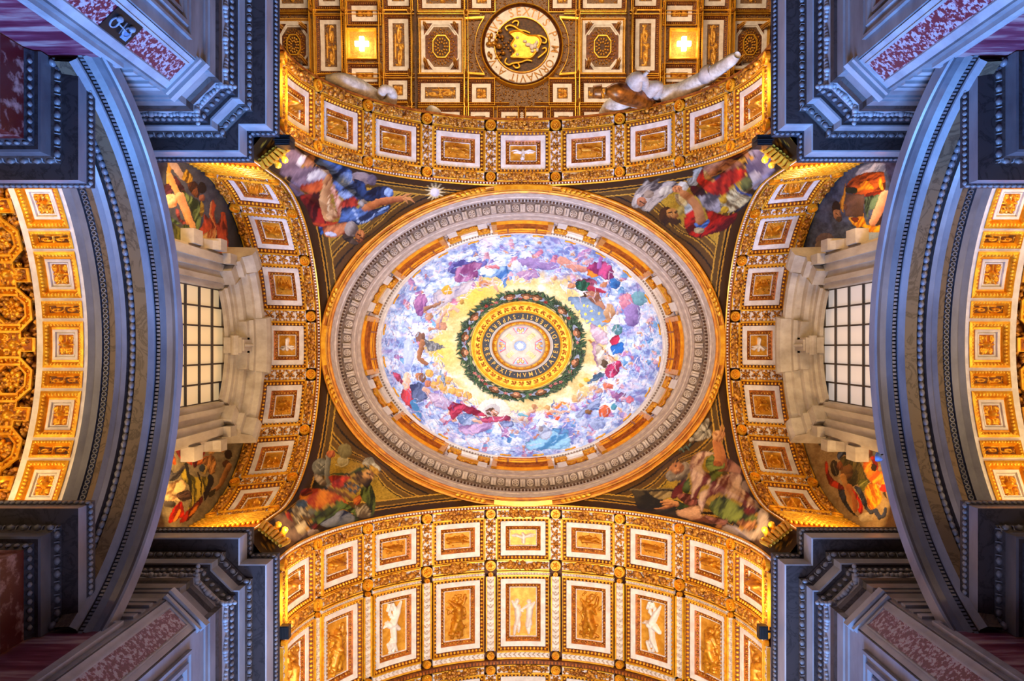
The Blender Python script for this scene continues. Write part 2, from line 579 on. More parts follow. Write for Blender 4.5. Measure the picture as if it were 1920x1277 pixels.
PAIR = [(-.45, .15, -.4, -.15, .15, .15), (-.42, .42, -.42, .42, .11, .11), (-.4, -.15, -.5, -.5, .13, .1), (-.5, -.5, -.42, -.85, .09, .06), (-.4, -.15, -.25, -.55, .12, .09), (-.25, -.55, -.35, -.8, .08, .05), (-.4, .2, -.02, .05, .07, .06), (-.6, .2, -.85, .35, .14, .05), (.45, .15, .4, -.15, .15, .15), (.42, .42, .42, .42, .11, .11), (.4, -.15, .5, -.5, .13, .1), (.5, -.5, .6, -.85, .09, .06), (.4, -.15, .25, -.55, .12, .09), (.25, -.55, .3, -.8, .08, .05), (.4, .2, .02, .05, .07, .06), (.6, .2, .85, .35, .14, .05)]


def _spiral(cx, cy, r, turns, s0, w):
    n = 10; out = []
    a = np.linspace(0, turns * 2 * PI, n); rr = r * (1 - 0.8 * a / a[-1])
    x = cx + rr * np.cos(a * s0); y = cy + rr * np.sin(a * s0)
    for i in range(n - 1):
        out.append((x[i], y[i], x[i + 1], y[i + 1], w, w * 0.9))
    return out


BIRDS = BIRDS0 + _spiral(.15, .6, .34, 1.4, 1, .07) + _spiral(.15, -.62, .34, 1.4, -1, .07) + [(.6, .15, .8, .1, .08, .04)]
SCROLL = _spiral(-.45, .1, .4, 1.3, 1, .09) + _spiral(.45, .1, .4, 1.3, -1, .09) + [(0, -.6, 0, .5, .12, .08), (-.5, -.6, .5, -.6, .08, .08), (-.85, -.4, -.8, .4, .07, .05), (.85, -.4, .8, .4, .07, .05), (0, .6, 0, .6, .16, .16)]
ACANTHUS = _spiral(-.5, .5, .3, 1.2, 1, .1) + _spiral(.5, .5, .3, 1.2, -1, .1) + _spiral(-.5, -.5, .3, 1.2, -1, .1) + _spiral(.5, -.5, .3, 1.2, 1, .1) + [(0, 0, 0, 0, .3, .3), (0, -.8, 0, .8, .09, .09), (-.75, 0, .75, 0, .09, .09)]
FIGS = {'putto': PUTTO, 'beast': BEAST, 'dove': DOVE, 'angel': ANGEL, 'birds': BIRDS, 'pair': PAIR, 'scroll': SCROLL, 'acanthus': ACANTHUS}


def relief(u0, u1, v0, v1, h, kind, rng, depth=0.1, nu=30, nv=22, flip=1, only=True, rot=0, flipv=1, busy=0):
    """figure of a height field; returns (figure MB)"""
    U, V = np.meshgrid(np.linspace(-1, 1, nu), np.linspace(-1, 1, nv), indexing='ij')
    zoom = .9
    X, Y = (U, V) if rot == 0 else (-V, U)
    X = X * flip * zoom; Y = Y * flipv * zoom
    Hh = np.zeros_like(U)
    lu, lv = (u1 - u0) / 2, (v1 - v0) / 2
    asp = (lu / lv) if rot == 0 else (lv / lu)
    for (x0, y0, x1, y1, r0, r1) in FIGS[kind]:
        jx, jy = rng.uniform(-.05, .05), rng.uniform(-.05, .05)
        x0 += jx; x1 += jx; y0 += jy; y1 += jy
        dx, dy = (x1 - x0) * asp ** .5, (y1 - y0) / asp ** .5
        px, py = (X - x0) * asp ** .5, (Y - y0) / asp ** .5
        L2 = dx * dx + dy * dy
        t = np.clip((px * dx + py * dy) / L2, 0, 1) if L2 > 1e-9 else 0 * px
        r = (r0 + (r1 - r0) * t) * 1.1
        d2 = (px - t * dx) ** 2 + (py - t * dy) ** 2
        Hh = np.maximum(Hh, np.sqrt(np.maximum(0, r * r - d2)) * (0.8 + 0.4 * rng.random()))
    for k in range(busy):     # low clouds, leaves and drapery round the figure
        x0, y0 = rng.uniform(-.8, .8), rng.uniform(-.8, .8); a = rng.uniform(0, PI); l = rng.uniform(.08, .25); r = rng.uniform(.05, .1)
        dx, dy = l * math.cos(a), l * math.sin(a)
        px, py = (X - x0) * asp ** .5, (Y - y0) / asp ** .5
        t = np.clip((px * dx + py * dy) / (l * l), 0, 1)
        d2 = (px - t * dx) ** 2 + (py - t * dy) ** 2
        Hh = np.maximum(Hh, .55 * np.sqrt(np.maximum(0, r * r - d2)))
    Hh *= depth / 0.22
    P = np.stack([u0 + (U + 1) * lu, v0 + (V + 1) * lv, h + np.where(Hh > 0, Hh, -0.03)], -1)
    q = grid_quads(nu, nv)
    if only:
        hm = Hh.ravel()[q].max(1)
        q = q[hm > 0]
    mb = MB(); mb.add(P.reshape(-1, 3), q)
    return mb


# ------------------------------------------------------------------ noise and painter
_prng = np.random.RandomState(7)
_perm = _prng.permutation(512); _perm = np.concatenate([_perm, _perm, _perm])
_val = _prng.rand(512)


def vnoise(x, y, seed=0):
    xi = np.floor(x).astype(int); yi = np.floor(y).astype(int)
    fx = x - xi; fy = y - yi
    fx = fx * fx * (3 - 2 * fx); fy = fy * fy * (3 - 2 * fy)
    def g(a, b):
        return _val[_perm[(_perm[(a + seed * 37) & 511] + b) & 511]]
    return (g(xi, yi) * (1 - fx) + g(xi + 1, yi) * fx) * (1 - fy) + (g(xi, yi + 1) * (1 - fx) + g(xi + 1, yi + 1) * fx) * fy


def fbm(x, y, seed=0, o=4):
    s = 0; a = 0.5; t = 0
    for i in range(o):
        s = s + a * vnoise(x * 2 ** i, y * 2 ** i, seed + i); t += a; a *= 0.55
    return s / t


def closed_spline(pts, n=5):
    P = np.asarray(pts, float); m_ = len(P); out = []
    for i in range(m_):
        a, b, c, d = P[i - 1], P[i], P[(i + 1) % m_], P[(i + 2) % m_]
        for t in np.linspace(0, 1, n, endpoint=False):
            out.append(0.5 * ((2 * b) + (c - a) * t + (2 * a - 5 * b + 4 * c - d) * t ** 2 + (-a + 3 * b - 3 * c + d) * t ** 3))
    return np.array(out)


def inpoly(x, y, P):
    r = np.zeros(x.shape, bool)
    n = len(P)
    for i in range(n):
        x0, y0 = P[i - 1]; x1, y1 = P[i]
        if y0 == y1:
            continue
        c = ((y0 > y) != (y1 > y)) & (x < (x1 - x0) * (y - y0) / (y1 - y0) + x0)
        r ^= c
    return r


def paint(px, py, base, ops, frm=(0, 0, 1), warp=1.0):
    """brush work: ops in the coordinates of a sketch sheet frm = (ox, oy, scale)"""
    ox, oy, sc = frm
    wx = px + warp * 1.6 * (vnoise(px / 5, py / 5, 3) - .5) + 1.2 * (vnoise(px / 2.2, py / 2.2, 4) - .5)
    wy = py + warp * 1.6 * (vnoise(px / 5, py / 5, 5) - .5) + 1.2 * (vnoise(px / 2.2, py / 2.2, 6) - .5)
    x = (wx - ox) * sc; y = (wy - oy) * sc
    nz = fbm(px / 17, py / 17, 11, 3)
    for k, op in enumerate(ops):
        kind = op[0]
        if kind in 'df':
            _, pts, c1, c2, ang, wl = op
            P = closed_spline(pts) if kind == 'd' else np.asarray(pts, float)
            mk = (x >= P[:, 0].min()) & (x <= P[:, 0].max()) & (y >= P[:, 1].min()) & (y <= P[:, 1].max())
            idx = np.nonzero(mk)[0]
            if not len(idx):
                continue
            idx = idx[inpoly(x[idx], y[idx], P)]
            if not len(idx):
                continue
            a = math.radians(ang)
            d = x[idx] * math.sin(a) + y[idx] * math.cos(a)
            e = x[idx] * math.cos(a) - y[idx] * math.sin(a)
            s = .5 + 3.1 * (fbm(d / wl * 3.0 + 2.0 * nz[idx] + 7.3 * k, e / wl * .55 + 1.7 * k, 60, 3) - .5)
            s = np.clip(s + .35 * np.sin(2 * PI * d / (wl * 2.3) + k), 0, 1)
            s = np.clip(s + .28 * (fbm(px[idx] / 3, py[idx] / 3, 20 + k, 2) - .5), 0, 1)[:, None]
            # the painter's darker contour
            xs, ys = x[idx], y[idx]; dm = np.full(len(idx), 1e9)
            for i in range(len(P)):
                ax, ay = P[i - 1]; bx, by = P[i]; ux, uy = bx - ax, by - ay
                t = np.clip(((xs - ax) * ux + (ys - ay) * uy) / (ux * ux + uy * uy + 1e-9), 0, 1)
                dm = np.minimum(dm, (xs - ax - t * ux) ** 2 + (ys - ay - t * uy) ** 2)
            ed = (.6 + .4 * np.clip(np.sqrt(dm) / sc / 3.2, 0, 1))[:, None]
            base[idx] = (lin(c2) * (1 - s) + lin(c1) * s) * ed
        elif kind == 'e':
            _, (cx, cy, rx, ry, rot), c1, c2 = op
            a = math.radians(rot)
            X = ((x - cx) * math.cos(a) + (y - cy) * math.sin(a)) / rx; Y = (-(x - cx) * math.sin(a) + (y - cy) * math.cos(a)) / ry
            d = X * X + Y * Y
            idx = np.nonzero(d < 1)[0]
            if not len(idx):
                continue
            s = np.clip(0.75 - 0.45 * (X[idx] * .7 + Y[idx] * .7) - .25 * d[idx] + .9 * (nz[idx] - .5) + .22 * np.sin(5 * X[idx] + 3 * Y[idx] + 14 * nz[idx] + k), 0, 1)[:, None]
            base[idx] = lin(c2) * (1 - s) + lin(c1) * s
        elif kind == 'l':
            _, pts, w0, w1, c1, c2 = op[:6]
            al = op[6] if len(op) > 6 else 1.0
            pts = np.asarray(pts, float)
            best = np.full(len(x), 9.0); side = np.zeros(len(x))
            n = len(pts) - 1
            lo = pts.min(0) - max(w0, w1); hi = pts.max(0) + max(w0, w1)
            idx = np.nonzero((x > lo[0]) & (x < hi[0]) & (y > lo[1]) & (y < hi[1]))[0]
            if not len(idx):
                continue
            xs, ys = x[idx], y[idx]
            best = np.full(len(idx), 9.0); side = np.zeros(len(idx))
            for i in range(n):
                ax, ay = pts[i]; bx, by = pts[i + 1]
                L2 = (bx - ax) ** 2 + (by - ay) ** 2 + 1e-9
                t = np.clip(((xs - ax) * (bx - ax) + (ys - ay) * (by - ay)) / L2, 0, 1)
                w_ = (w0 + (w1 - w0) * (i + t) / n) * .5
                ex, ey = xs - ax - t * (bx - ax), ys - ay - t * (by - ay)
                d = np.hypot(ex, ey) / w_
                sd = (ex * .6 + ey * .8) / w_
                u_ = d < best
                best[u_] = d[u_]; side[u_] = sd[u_]
            ok = best < 1
            s = np.clip(.65 - .6 * side[ok] + .7 * (nz[idx[ok]] - .5), 0, 1)[:, None]
            base[idx[ok]] = base[idx[ok]] * (1 - al) + al * (lin(c2) * (1 - s) + lin(c1) * s)
    return base

# ------------------------------------------------------------------ sketch sheets of the mosaics (flat artwork)
SK = ('#d8985c', '#7a4020')     # skin
def D(pts, c1, c2, ang=40, wl=90):
    return ('d', pts, c1, c2, ang, wl)
def FP(pts, c1, c2, ang=40, wl=60):
    return ('f', pts, c1, c2, ang, wl)
def E(x, y, rx, ry, c1, c2, rot=0):
    return ('e', (x, y, rx, ry, rot), c1, c2)
def L(pts, w0, w1, c1=SK[0], c2=SK[1]):
    return ('l', pts, w0, w1, c1, c2)
def star(x, y, r, n):
    return [L([(x, y), (x + r * math.cos(2 * PI * i / n), y + r * math.sin(2 * PI * i / n))], 34, 6, '#d8c8a0', '#b89c60') for i in range(n)] + [E(x, y, 46, 46, '#e0d8dc', '#b0a4b0')]
PEND_OPS = {
(-1, -1): ((510, 265, 5.647), [
 E(420, 115, 80, 45, '#7a6670', '#4c3c44'), E(960, 390, 120, 62, '#a89088', '#5c4a50', 15), E(1060, 410, 50, 60, '#7c6a72', '#4c3e48'),
 D([(70,210),(110,130),(190,85),(260,100),(330,140),(400,160),(340,200),(310,270),(420,270),(520,280),(600,330),(580,400),(480,440),(330,470),(300,520),(340,560),(190,580),(180,470),(200,380),(110,370),(80,290)], '#9a8088', '#64505a', 30, 260),
 E(330, 200, 75, 48, '#e0d4cc', '#94808a', -30), E(490, 360, 120, 58, '#e4d8c8', '#9a848c', -14), E(230, 520, 70, 60, '#7a6068', '#54404a'),
 D([(340,230),(380,150),(450,150),(455,240),(420,270),(350,275)], '#cc8c60', '#8a5434'),
 D([(450,190),(560,190),(700,240),(840,310),(860,420),(980,450),(990,560),(880,600),(820,620),(740,600),(690,520),(650,440),(620,350),(560,270),(470,240)], '#6c84b4', '#122040', 30, 110),
 D([(770,330),(850,340),(840,430),(760,470),(700,470),(740,400)], '#ccd4e0', '#7088b0', 60, 70),
 D([(700,540),(830,510),(900,520),(830,610),(760,610)], '#a8b8d4', '#3a527e', 20, 60),
 D([(870,400),(980,440),(1000,520),(1120,480),(1240,490),(1285,560),(1200,600),(1000,640),(900,600),(890,480)], '#3a5486', '#0c1630', 60, 140), E(1238, 545, 48, 52, '#a8c0e4', '#3a5486'),
 D([(290,470),(430,440),(520,400),(550,440),(520,520),(440,550),(340,540)], '#dc6830', '#942c14', 70, 120),
 D([(360,560),(520,540),(560,600),(540,760),(640,860),(560,900),(440,880),(380,740),(300,600)], '#b03024', '#480c10', 70, 110),
 D([(640,460),(680,520),(740,640),(745,700),(700,820),(680,700),(650,600),(620,500)], '#f0bc9c', '#b05430', 80, 60),
 L([(600,400),(575,520),(560,640),(610,780)], 80, 150, '#e4ac70', '#84481f'), E(632, 785, 62, 56, '#ecbc84', '#945428'), L([(600,370),(560,440)], 60, 50), L([(600,560),(600,740)], 16, 20, '#f8d8a8', '#e0a868'),
 D([(740,640),(860,590),(910,640),(890,700),(780,710),(740,700)], '#cc4830', '#7a1c14', 80, 60), E(965, 660, 46, 46, '#b8b0a8', '#4a3c38'),
 L([(1000,715),(1120,650),(1240,622),(1340,612),(1410,605)], 95, 56, '#d88c54', '#74361a'), L([(1400,605),(1460,600),(1505,652)], 40, 10), L([(1395,590),(1430,565),(1475,558)], 34, 12), L([(1400,615),(1440,655)], 30, 12), L([(1410,600),(1470,620)], 26, 10),
 D([(730,760),(760,700),(900,700),(1000,740),(1140,700),(1250,670),(1230,730),(1080,820),(920,890),(860,860),(700,870),(720,820)], '#6484b8', '#142648', 30, 95), L([(860,720),(900,800),(920,870),(1020,840),(1090,770)], 22, 10, '#c4d4e8', '#7a94bc'), L([(1130,740),(1230,690)], 26, 16, '#a8c0e0', '#5c7cac'),
 D([(500,900),(560,900),(700,860),(640,900),(540,980),(510,980)], '#3c6cb0', '#16305c'), D([(430,860),(560,870),(700,850),(640,895),(500,905)], '#d05428', '#8a2410', 10, 50),
 D([(540,910),(680,880),(800,860),(830,930),(700,1010),(600,1020),(545,970)], '#dc905c', '#8a4022', 60, 110), E(625, 985, 62, 24, '#d0d4e4', '#7c88a8', 10),
 D([(740,1000),(830,960),(880,1050),(950,1060),(870,1095),(790,1060)], '#6c5848', '#2c2018'), E(840, 930, 72, 80, '#b8a898', '#5c4a40'), E(930, 1000, 50, 70, '#d08448', '#6a3214', 10), L([(905,985),(935,998)], 16, 10, '#2c1408', '#1c0c04'), L([(940,1020),(965,1032)], 14, 8, '#2c1408', '#1c0c04'), L([(950,975),(962,1012)], 12, 10, '#e8a868', '#b06c38'), L([(885,1030),(930,1050)], 18, 10, '#5c4434', '#3a2a20')] + star(1725, 540, 105, 13)),
(1, -1): ((1170, 255, 6.23), [
 D([(1480,160),(1600,110),(1720,160),(1750,300),(1740,420),(1650,600),(1580,640),(1480,520),(1420,380),(1440,290),(1540,250)], '#948898', '#584c60', 40, 300), D([(1300,130),(1400,110),(1480,170),(1530,250),(1480,230),(1390,170)], '#dcd4d8', '#90828e', 40, 200), E(1540, 520, 80, 105, '#aca09c', '#70626a'), E(1690, 260, 60, 110, '#9c90ac', '#6c5e78'),
 L([(1360,180),(1430,205),(1450,255)], 66, 50, '#c08860', '#6a4028'),
 D([(1020,290),(1180,220),(1340,200),(1400,230),(1300,280),(1100,310),(960,340)], '#642020', '#2c0c10', 20, 80),
 D([(930,360),(1060,310),(1250,270),(1380,310),(1390,350),(1250,400),(1100,410),(1080,460),(990,490),(940,440)], '#cc9068', '#744030', 20, 130),
 D([(820,400),(910,370),(880,480),(850,580),(770,580),(740,510),(800,470)], '#c4c0b4', '#747064', 60, 90),
 D([(860,700),(960,660),(1100,670),(1150,760),(1140,880),(1060,890),(960,860),(900,780)], '#a89c98', '#484044', 60, 100), D([(780,590),(900,600),(950,650),(930,690),(820,700)], '#5c1626', '#2c0810'),
 D([(850,500),(920,390),(960,470),(1050,510),(1140,430),(1290,390),(1430,400),(1370,520),(1250,590),(1190,680),(1080,690),(950,640),(870,560)], '#e03c20', '#7a0e0c', 70, 130), D([(990,490),(1120,450),(1090,490),(1040,512)], '#648cc4', '#2c4c78'), D([(940,400),(1000,460),(1060,520),(980,520),(930,470)], '#dcb068', '#946034'),
 D([(100,780),(130,670),(220,560),(260,490),(310,540),(430,490),(400,560),(520,520),(640,560),(600,640),(520,690),(400,790),(300,880),(190,850)], '#b8aa9c', '#483c3a', 45, 80), E(490, 640, 84, 50, '#dcd0b8', '#8a7c6c', -20), E(690, 590, 62, 60, '#e0d8c8', '#8c8270'), E(150, 760, 50, 90, '#ccc0b4', '#7c6e64', 20),
 E(205, 770, 58, 58, '#c08058', '#60381f'), E(290, 680, 60, 50, '#a8927c', '#64503e'), L([(190,760),(240,790)], 14, 10, '#3c2010', '#2c180c'),
 E(625, 622, 62, 44, '#d8925c', '#7a4020'), L([(590,600),(610,650)], 14, 12, '#8a4c28', '#6a381c'), L([(640,600),(650,640)], 12, 10, '#8a4c28', '#6a381c'),
 D([(590,700),(640,680),(760,740),(740,800),(680,820),(620,780)], '#dcc484', '#8a6c4c', 120, 60), D([(710,840),(770,780),(860,780),(900,870),(800,900),(720,920)], '#c0c4b8', '#70726a'),
 D([(700,1020),(730,900),(800,860),(850,900),(830,1010),(900,1050),(980,980),(960,870),(1100,900),(1200,930),(1320,900),(1290,1000),(1150,1110),(1000,1150),(880,1190),(760,1150),(720,1090)], '#cc2a1a', '#500909', 40, 120),
 L([(690,670),(780,730),(860,840),(895,980)], 80, 125, '#cc8c56', '#70401c'), D([(820,1010),(900,1040),(980,970),(1000,1010),(940,1080),(850,1070)], '#648cc8', '#2c4878', 20, 50), E(880, 1102, 62, 36, '#ccb484', '#7a6444'),
 E(500, 930, 92, 104, '#503018', '#1c0e06'), E(600, 1000, 70, 40, '#4a2c14', '#241208'), E(565, 905, 72, 64, '#cc9048', '#744018', 10), E(660, 870, 40, 50, '#b89c50', '#6a5420'), L([(520,900),(560,890)], 16, 10, '#2c1408', '#1c0c04'), L([(590,890),(620,880)], 12, 8, '#2c1408', '#1c0c04'), L([(555,900),(560,940)], 12, 12, '#e0ac64', '#a06c34'), E(560, 968, 34, 14, '#4c2c14', '#2c180a'),
 E(1430, 560, 72, 92, '#74723c', '#2c2c14'), FP([(1130,700),(1190,700),(1300,590),(1350,620),(1480,700),(1500,720),(1420,800),(1250,900),(1180,890),(1120,820)], '#e0cc98', '#6c5030', -34, 42), FP([(1250,900),(1420,800),(1500,720),(1490,760),(1340,880)], '#3a3440', '#1c1820'), L([(1310,590),(1350,660),(1490,700)], 30, 22, '#34548c', '#1c2c50'), E(1160, 740, 42, 52, '#ecbc38', '#8a5c0c'), E(1180, 860, 48, 40, '#ecbc38', '#8a5c0c')]),
(-1, 1): ((500, 830, 6.548), [
 D([(90,930),(160,870),(250,880),(330,960),(370,1050),(460,1120),(540,1050),(660,1110),(670,1170),(500,1230),(330,1200),(140,1170),(150,1040)], '#a88a70', '#5c463a', 30, 260), E(250, 1000, 90, 80, '#8a6c56', '#4c382e'), E(300, 1120, 120, 70, '#7c6454', '#4c3a34'), E(580, 1120, 80, 60, '#b89c80', '#6c5444'),
 E(940, 230, 74, 62, '#b8a878', '#8a7848'), E(960, 100, 90, 90, '#8a7c50', '#6c5c30'), L([(850,270),(920,300),(990,260),(1000,200)], 14, 10, '#d0c090', '#a08c58'),
 D([(560,540),(640,470),(780,560),(700,580),(600,570)], '#2c2c18', '#14140c'), E(670, 300, 112, 108, '#8c8878', '#38332c'), L([(760,180),(740,350),(750,520)], 72, 60, '#9c9888', '#3c3830'), D([(580,380),(640,400),(700,440),(740,520),(660,520),(600,460)], '#d0b898', '#6a5440'),
 E(790, 140, 58, 46, '#e08448', '#7a3414'), L([(640,250),(700,300)], 8, 8, '#d8d0b8', '#a89c84'), L([(640,330),(710,270)], 8, 8, '#2c2820', '#1c1810'), L([(600,280),(660,340)], 7, 7, '#c8c0a8', '#8a8070'),
 D([(770,410),(1000,410),(1010,460),(920,540),(830,560),(790,500)], '#e04c24', '#84180a', 80, 90), FP([(900,560),(1000,460),(1160,540),(1100,650)], '#c08c3c', '#6c4818', 60, 50)] + [E(x, y, 22, 26, '#4c6070', '#1c2028') for x, y in ((970,540),(1015,490),(1030,580),(1075,525),(1085,600),(1125,560))] + [
 L([(780,570),(860,600),(960,640),(1040,700)], 54, 44, '#8a5c28', '#3c2410'),
 D([(400,680),(450,570),(560,560),(640,560),(760,590),(900,650),(1000,740),(940,760),(800,740),(680,800),(600,810),(480,740)], '#e8901f', '#a83010', 60, 120), D([(420,590),(520,560),(560,620),(440,660)], '#b02c18', '#64100c'), D([(1060,700),(1150,640),(1160,720),(1090,780)], '#dc7c2c', '#8a2c10'),
 D([(310,850),(380,740),(460,800),(560,870),(540,920),(430,900),(380,1000)], '#c0b090', '#5c4c38', 70, 60), E(430, 755, 74, 56, '#50667e', '#1e2838'), E(560, 850, 50, 40, '#8c8878', '#3c3830'), E(430, 1040, 60, 80, '#dcc8a4', '#8a7454', 20), E(270, 900, 30, 62, '#b03a1c', '#641408', -30), E(590, 1030, 40, 30, '#902020', '#4c0c10'),
 D([(660,990),(760,920),(920,830),(1060,890),(1080,950),(1010,1010),(900,1020),(780,1040),(700,1030)], '#98989c', '#28304a', 50, 170),
 D([(560,990),(600,860),(780,790),(860,720),(940,730),(1100,830),(1130,870),(1120,960),(1080,950),(1070,880),(920,820),(820,900),(640,1000)], '#74823a', '#1e2408', 50, 90),
 D([(1080,760),(1150,800),(1200,750),(1270,840),(1270,910),(1180,930),(1110,900)], '#d0bc94', '#6a563c', 60, 70), D([(1170,540),(1260,500),(1330,640),(1335,800),(1290,910),(1270,820),(1190,720),(1150,640)], '#666e2c', '#1c200a', 80, 60), D([(770,390),(900,370),(1000,370),(1130,310),(1280,300),(1200,330),(1080,380),(980,400)], '#54642c', '#1c240c'),
 D([(1050,420),(1150,350),(1240,420),(1220,500),(1150,520),(1080,470)], '#94723e', '#3c2810', 20, 30), D([(1200,520),(1290,430),(1310,440),(1240,560)], '#2c1c0c', '#1a1008'), E(1250, 395, 72, 60, '#dca864', '#6a3814', -20), L([(1240,380),(1280,390)], 22, 14, '#2c1408', '#1c0c04'), L([(1280,400),(1300,430)], 16, 12, '#eec080', '#b07c40'), E(1210, 470, 60, 34, '#7c5c30', '#3c2810'),
 D([(1170,250),(1220,190),(1310,180),(1320,230),(1390,310),(1360,380),(1290,330),(1240,290)], '#dcd4bc', '#8a8068'), D([(1255,285),(1300,275),(1375,350),(1340,395)], '#e0ac38', '#8a5c14', 40, 26)]),
(1, 1): ((1180, 780, 5.107), [
 FP([(10,700),(460,690),(440,720),(330,730),(320,800),(460,820),(440,960),(80,890),(40,760)], '#4c3e28', '#201810', 40, 200), D([(190,730),(420,720),(430,760),(290,800)], '#b0945e', '#6a5430'), L([(10,708),(440,698)], 16, 12, '#8c7444', '#5c4828'),
 D([(870,1110),(930,1040),(1100,1090),(1210,1090),(1230,930),(1280,880),(1330,930),(1330,1050),(1290,1150),(1160,1190),(1000,1170)], '#c4ae9e', '#7c665c', 40, 240), E(1120, 680, 50, 62, '#a89080', '#6c5448'), E(1200, 860, 44, 54, '#a08878', '#64504a'),
 E(400, 575, 50, 56, '#9a8c7c', '#3c3028'), E(470, 565, 90, 56, '#94846c', '#3c2c1c', 10), E(535, 500, 52, 64, '#b09c80', '#5c4834'),
 E(455, 500, 72, 54, '#d8945a', '#6a3818', -10), L([(430,480),(470,475)], 14, 10, '#2c1408', '#1c0c04'), L([(450,520),(485,515)], 20, 12, '#e8ac70', '#b0703c'), L([(490,560),(440,590)], 20, 14, '#c0b098', '#7c6c58'),
 D([(400,790),(430,690),(520,610),(560,640),(520,720),(480,770)], '#702828', '#341010'), D([(520,650),(570,600),(580,700),(560,740),(515,720)], '#64742f', '#2c3810'), D([(450,760),(560,740),(650,790),(660,850),(560,850)], '#b06854', '#4c1814', 60, 60),
 D([(760,540),(900,510),(880,560),(820,610),(780,640)], '#748038', '#2c3410'),
 D([(580,440),(640,360),(740,340),(810,360),(730,400),(700,500),(770,560),(780,640),(690,680),(640,790),(590,790),(600,650),(580,540)], '#e0ba9a', '#742a24', 60, 100),
 D([(920,400),(1000,440),(1070,500),(1080,560),(960,540),(900,520),(930,460)], '#bc866e', '#5c2418', 60, 90),
 D([(780,640),(880,580),(1000,540),(1080,580),(1070,680),(1140,740),(1200,830),(1180,910),(1080,830),(960,780),(880,740),(780,770),(730,830),(700,930),(660,840),(680,740),(760,690)], '#e4be9e', '#742c24', 70, 120),
 D([(760,860),(870,770),(960,790),(1060,860),(1110,940),(1210,950),(1200,1000),(1000,1010),(900,990),(800,930)], '#98a24a', '#222c0c', 60, 110), D([(1080,850),(1200,890),(1200,940),(1110,930)], '#842a24', '#3c1010'), D([(720,950),(880,990),(940,1010),(890,1060),(780,1010)], '#bc7e66', '#5c241c', 30, 60),
 D([(450,940),(480,890),(600,860),(680,870),(690,940),(810,1030),(650,1010),(540,980)], '#e4b082', '#8a4c28', 20, 130), D([(1040,1010),(1190,1000),(1210,1060),(1150,1100),(1090,1060)], '#dca068', '#7a4420', 40, 50), E(860, 1062, 32, 24, '#d8985c', '#7a4020'),
 D([(430,800),(540,850),(560,870),(470,900),(450,870)], '#64743a', '#28340f'), L([(450,845),(370,818),(305,822)], 56, 22), L([(420,850),(330,880),(245,892)], 44, 12), L([(400,840),(320,850)], 30, 14),
 L([(875,470),(862,350),(838,250)], 130, 84, '#dc9052', '#743a18'), E(850, 195, 56, 56, '#e4b078', '#8a4c24'), L([(870,180),(885,90)], 26, 12), L([(890,190),(912,115)], 26, 12), L([(830,180),(806,152)], 24, 12), L([(900,210),(918,160)], 20, 10), E(835, 465, 52, 34, '#b86a34', '#743a1a'),
 D([(730,440),(780,380),(820,400),(800,470),(880,480),(910,440),(900,500),(800,540),(750,510)], '#94a050', '#3a4218', 20, 50),
 D([(600,210),(640,150),(690,150),(740,190),(700,230),(640,240)], '#c4b8a0', '#6c5e4e'), D([(650,150),(690,70),(750,20),(770,60),(730,140)], '#ccc0a8', '#6a5a44', 120, 40), D([(720,150),(780,120),(785,185),(740,215)], '#c4b8a0', '#6a5a44', 120, 36), E(600, 225, 26, 20, '#c4b8a0', '#7c6e5c')] +
 [L([(480 + 24 * i, 330 - 12 * i), (500 + 24 * i, 290 + (i % 2) * 70 - 10 * i)], 22, 8, '#6c7c6c', '#1c2c24') for i in range(5)])}
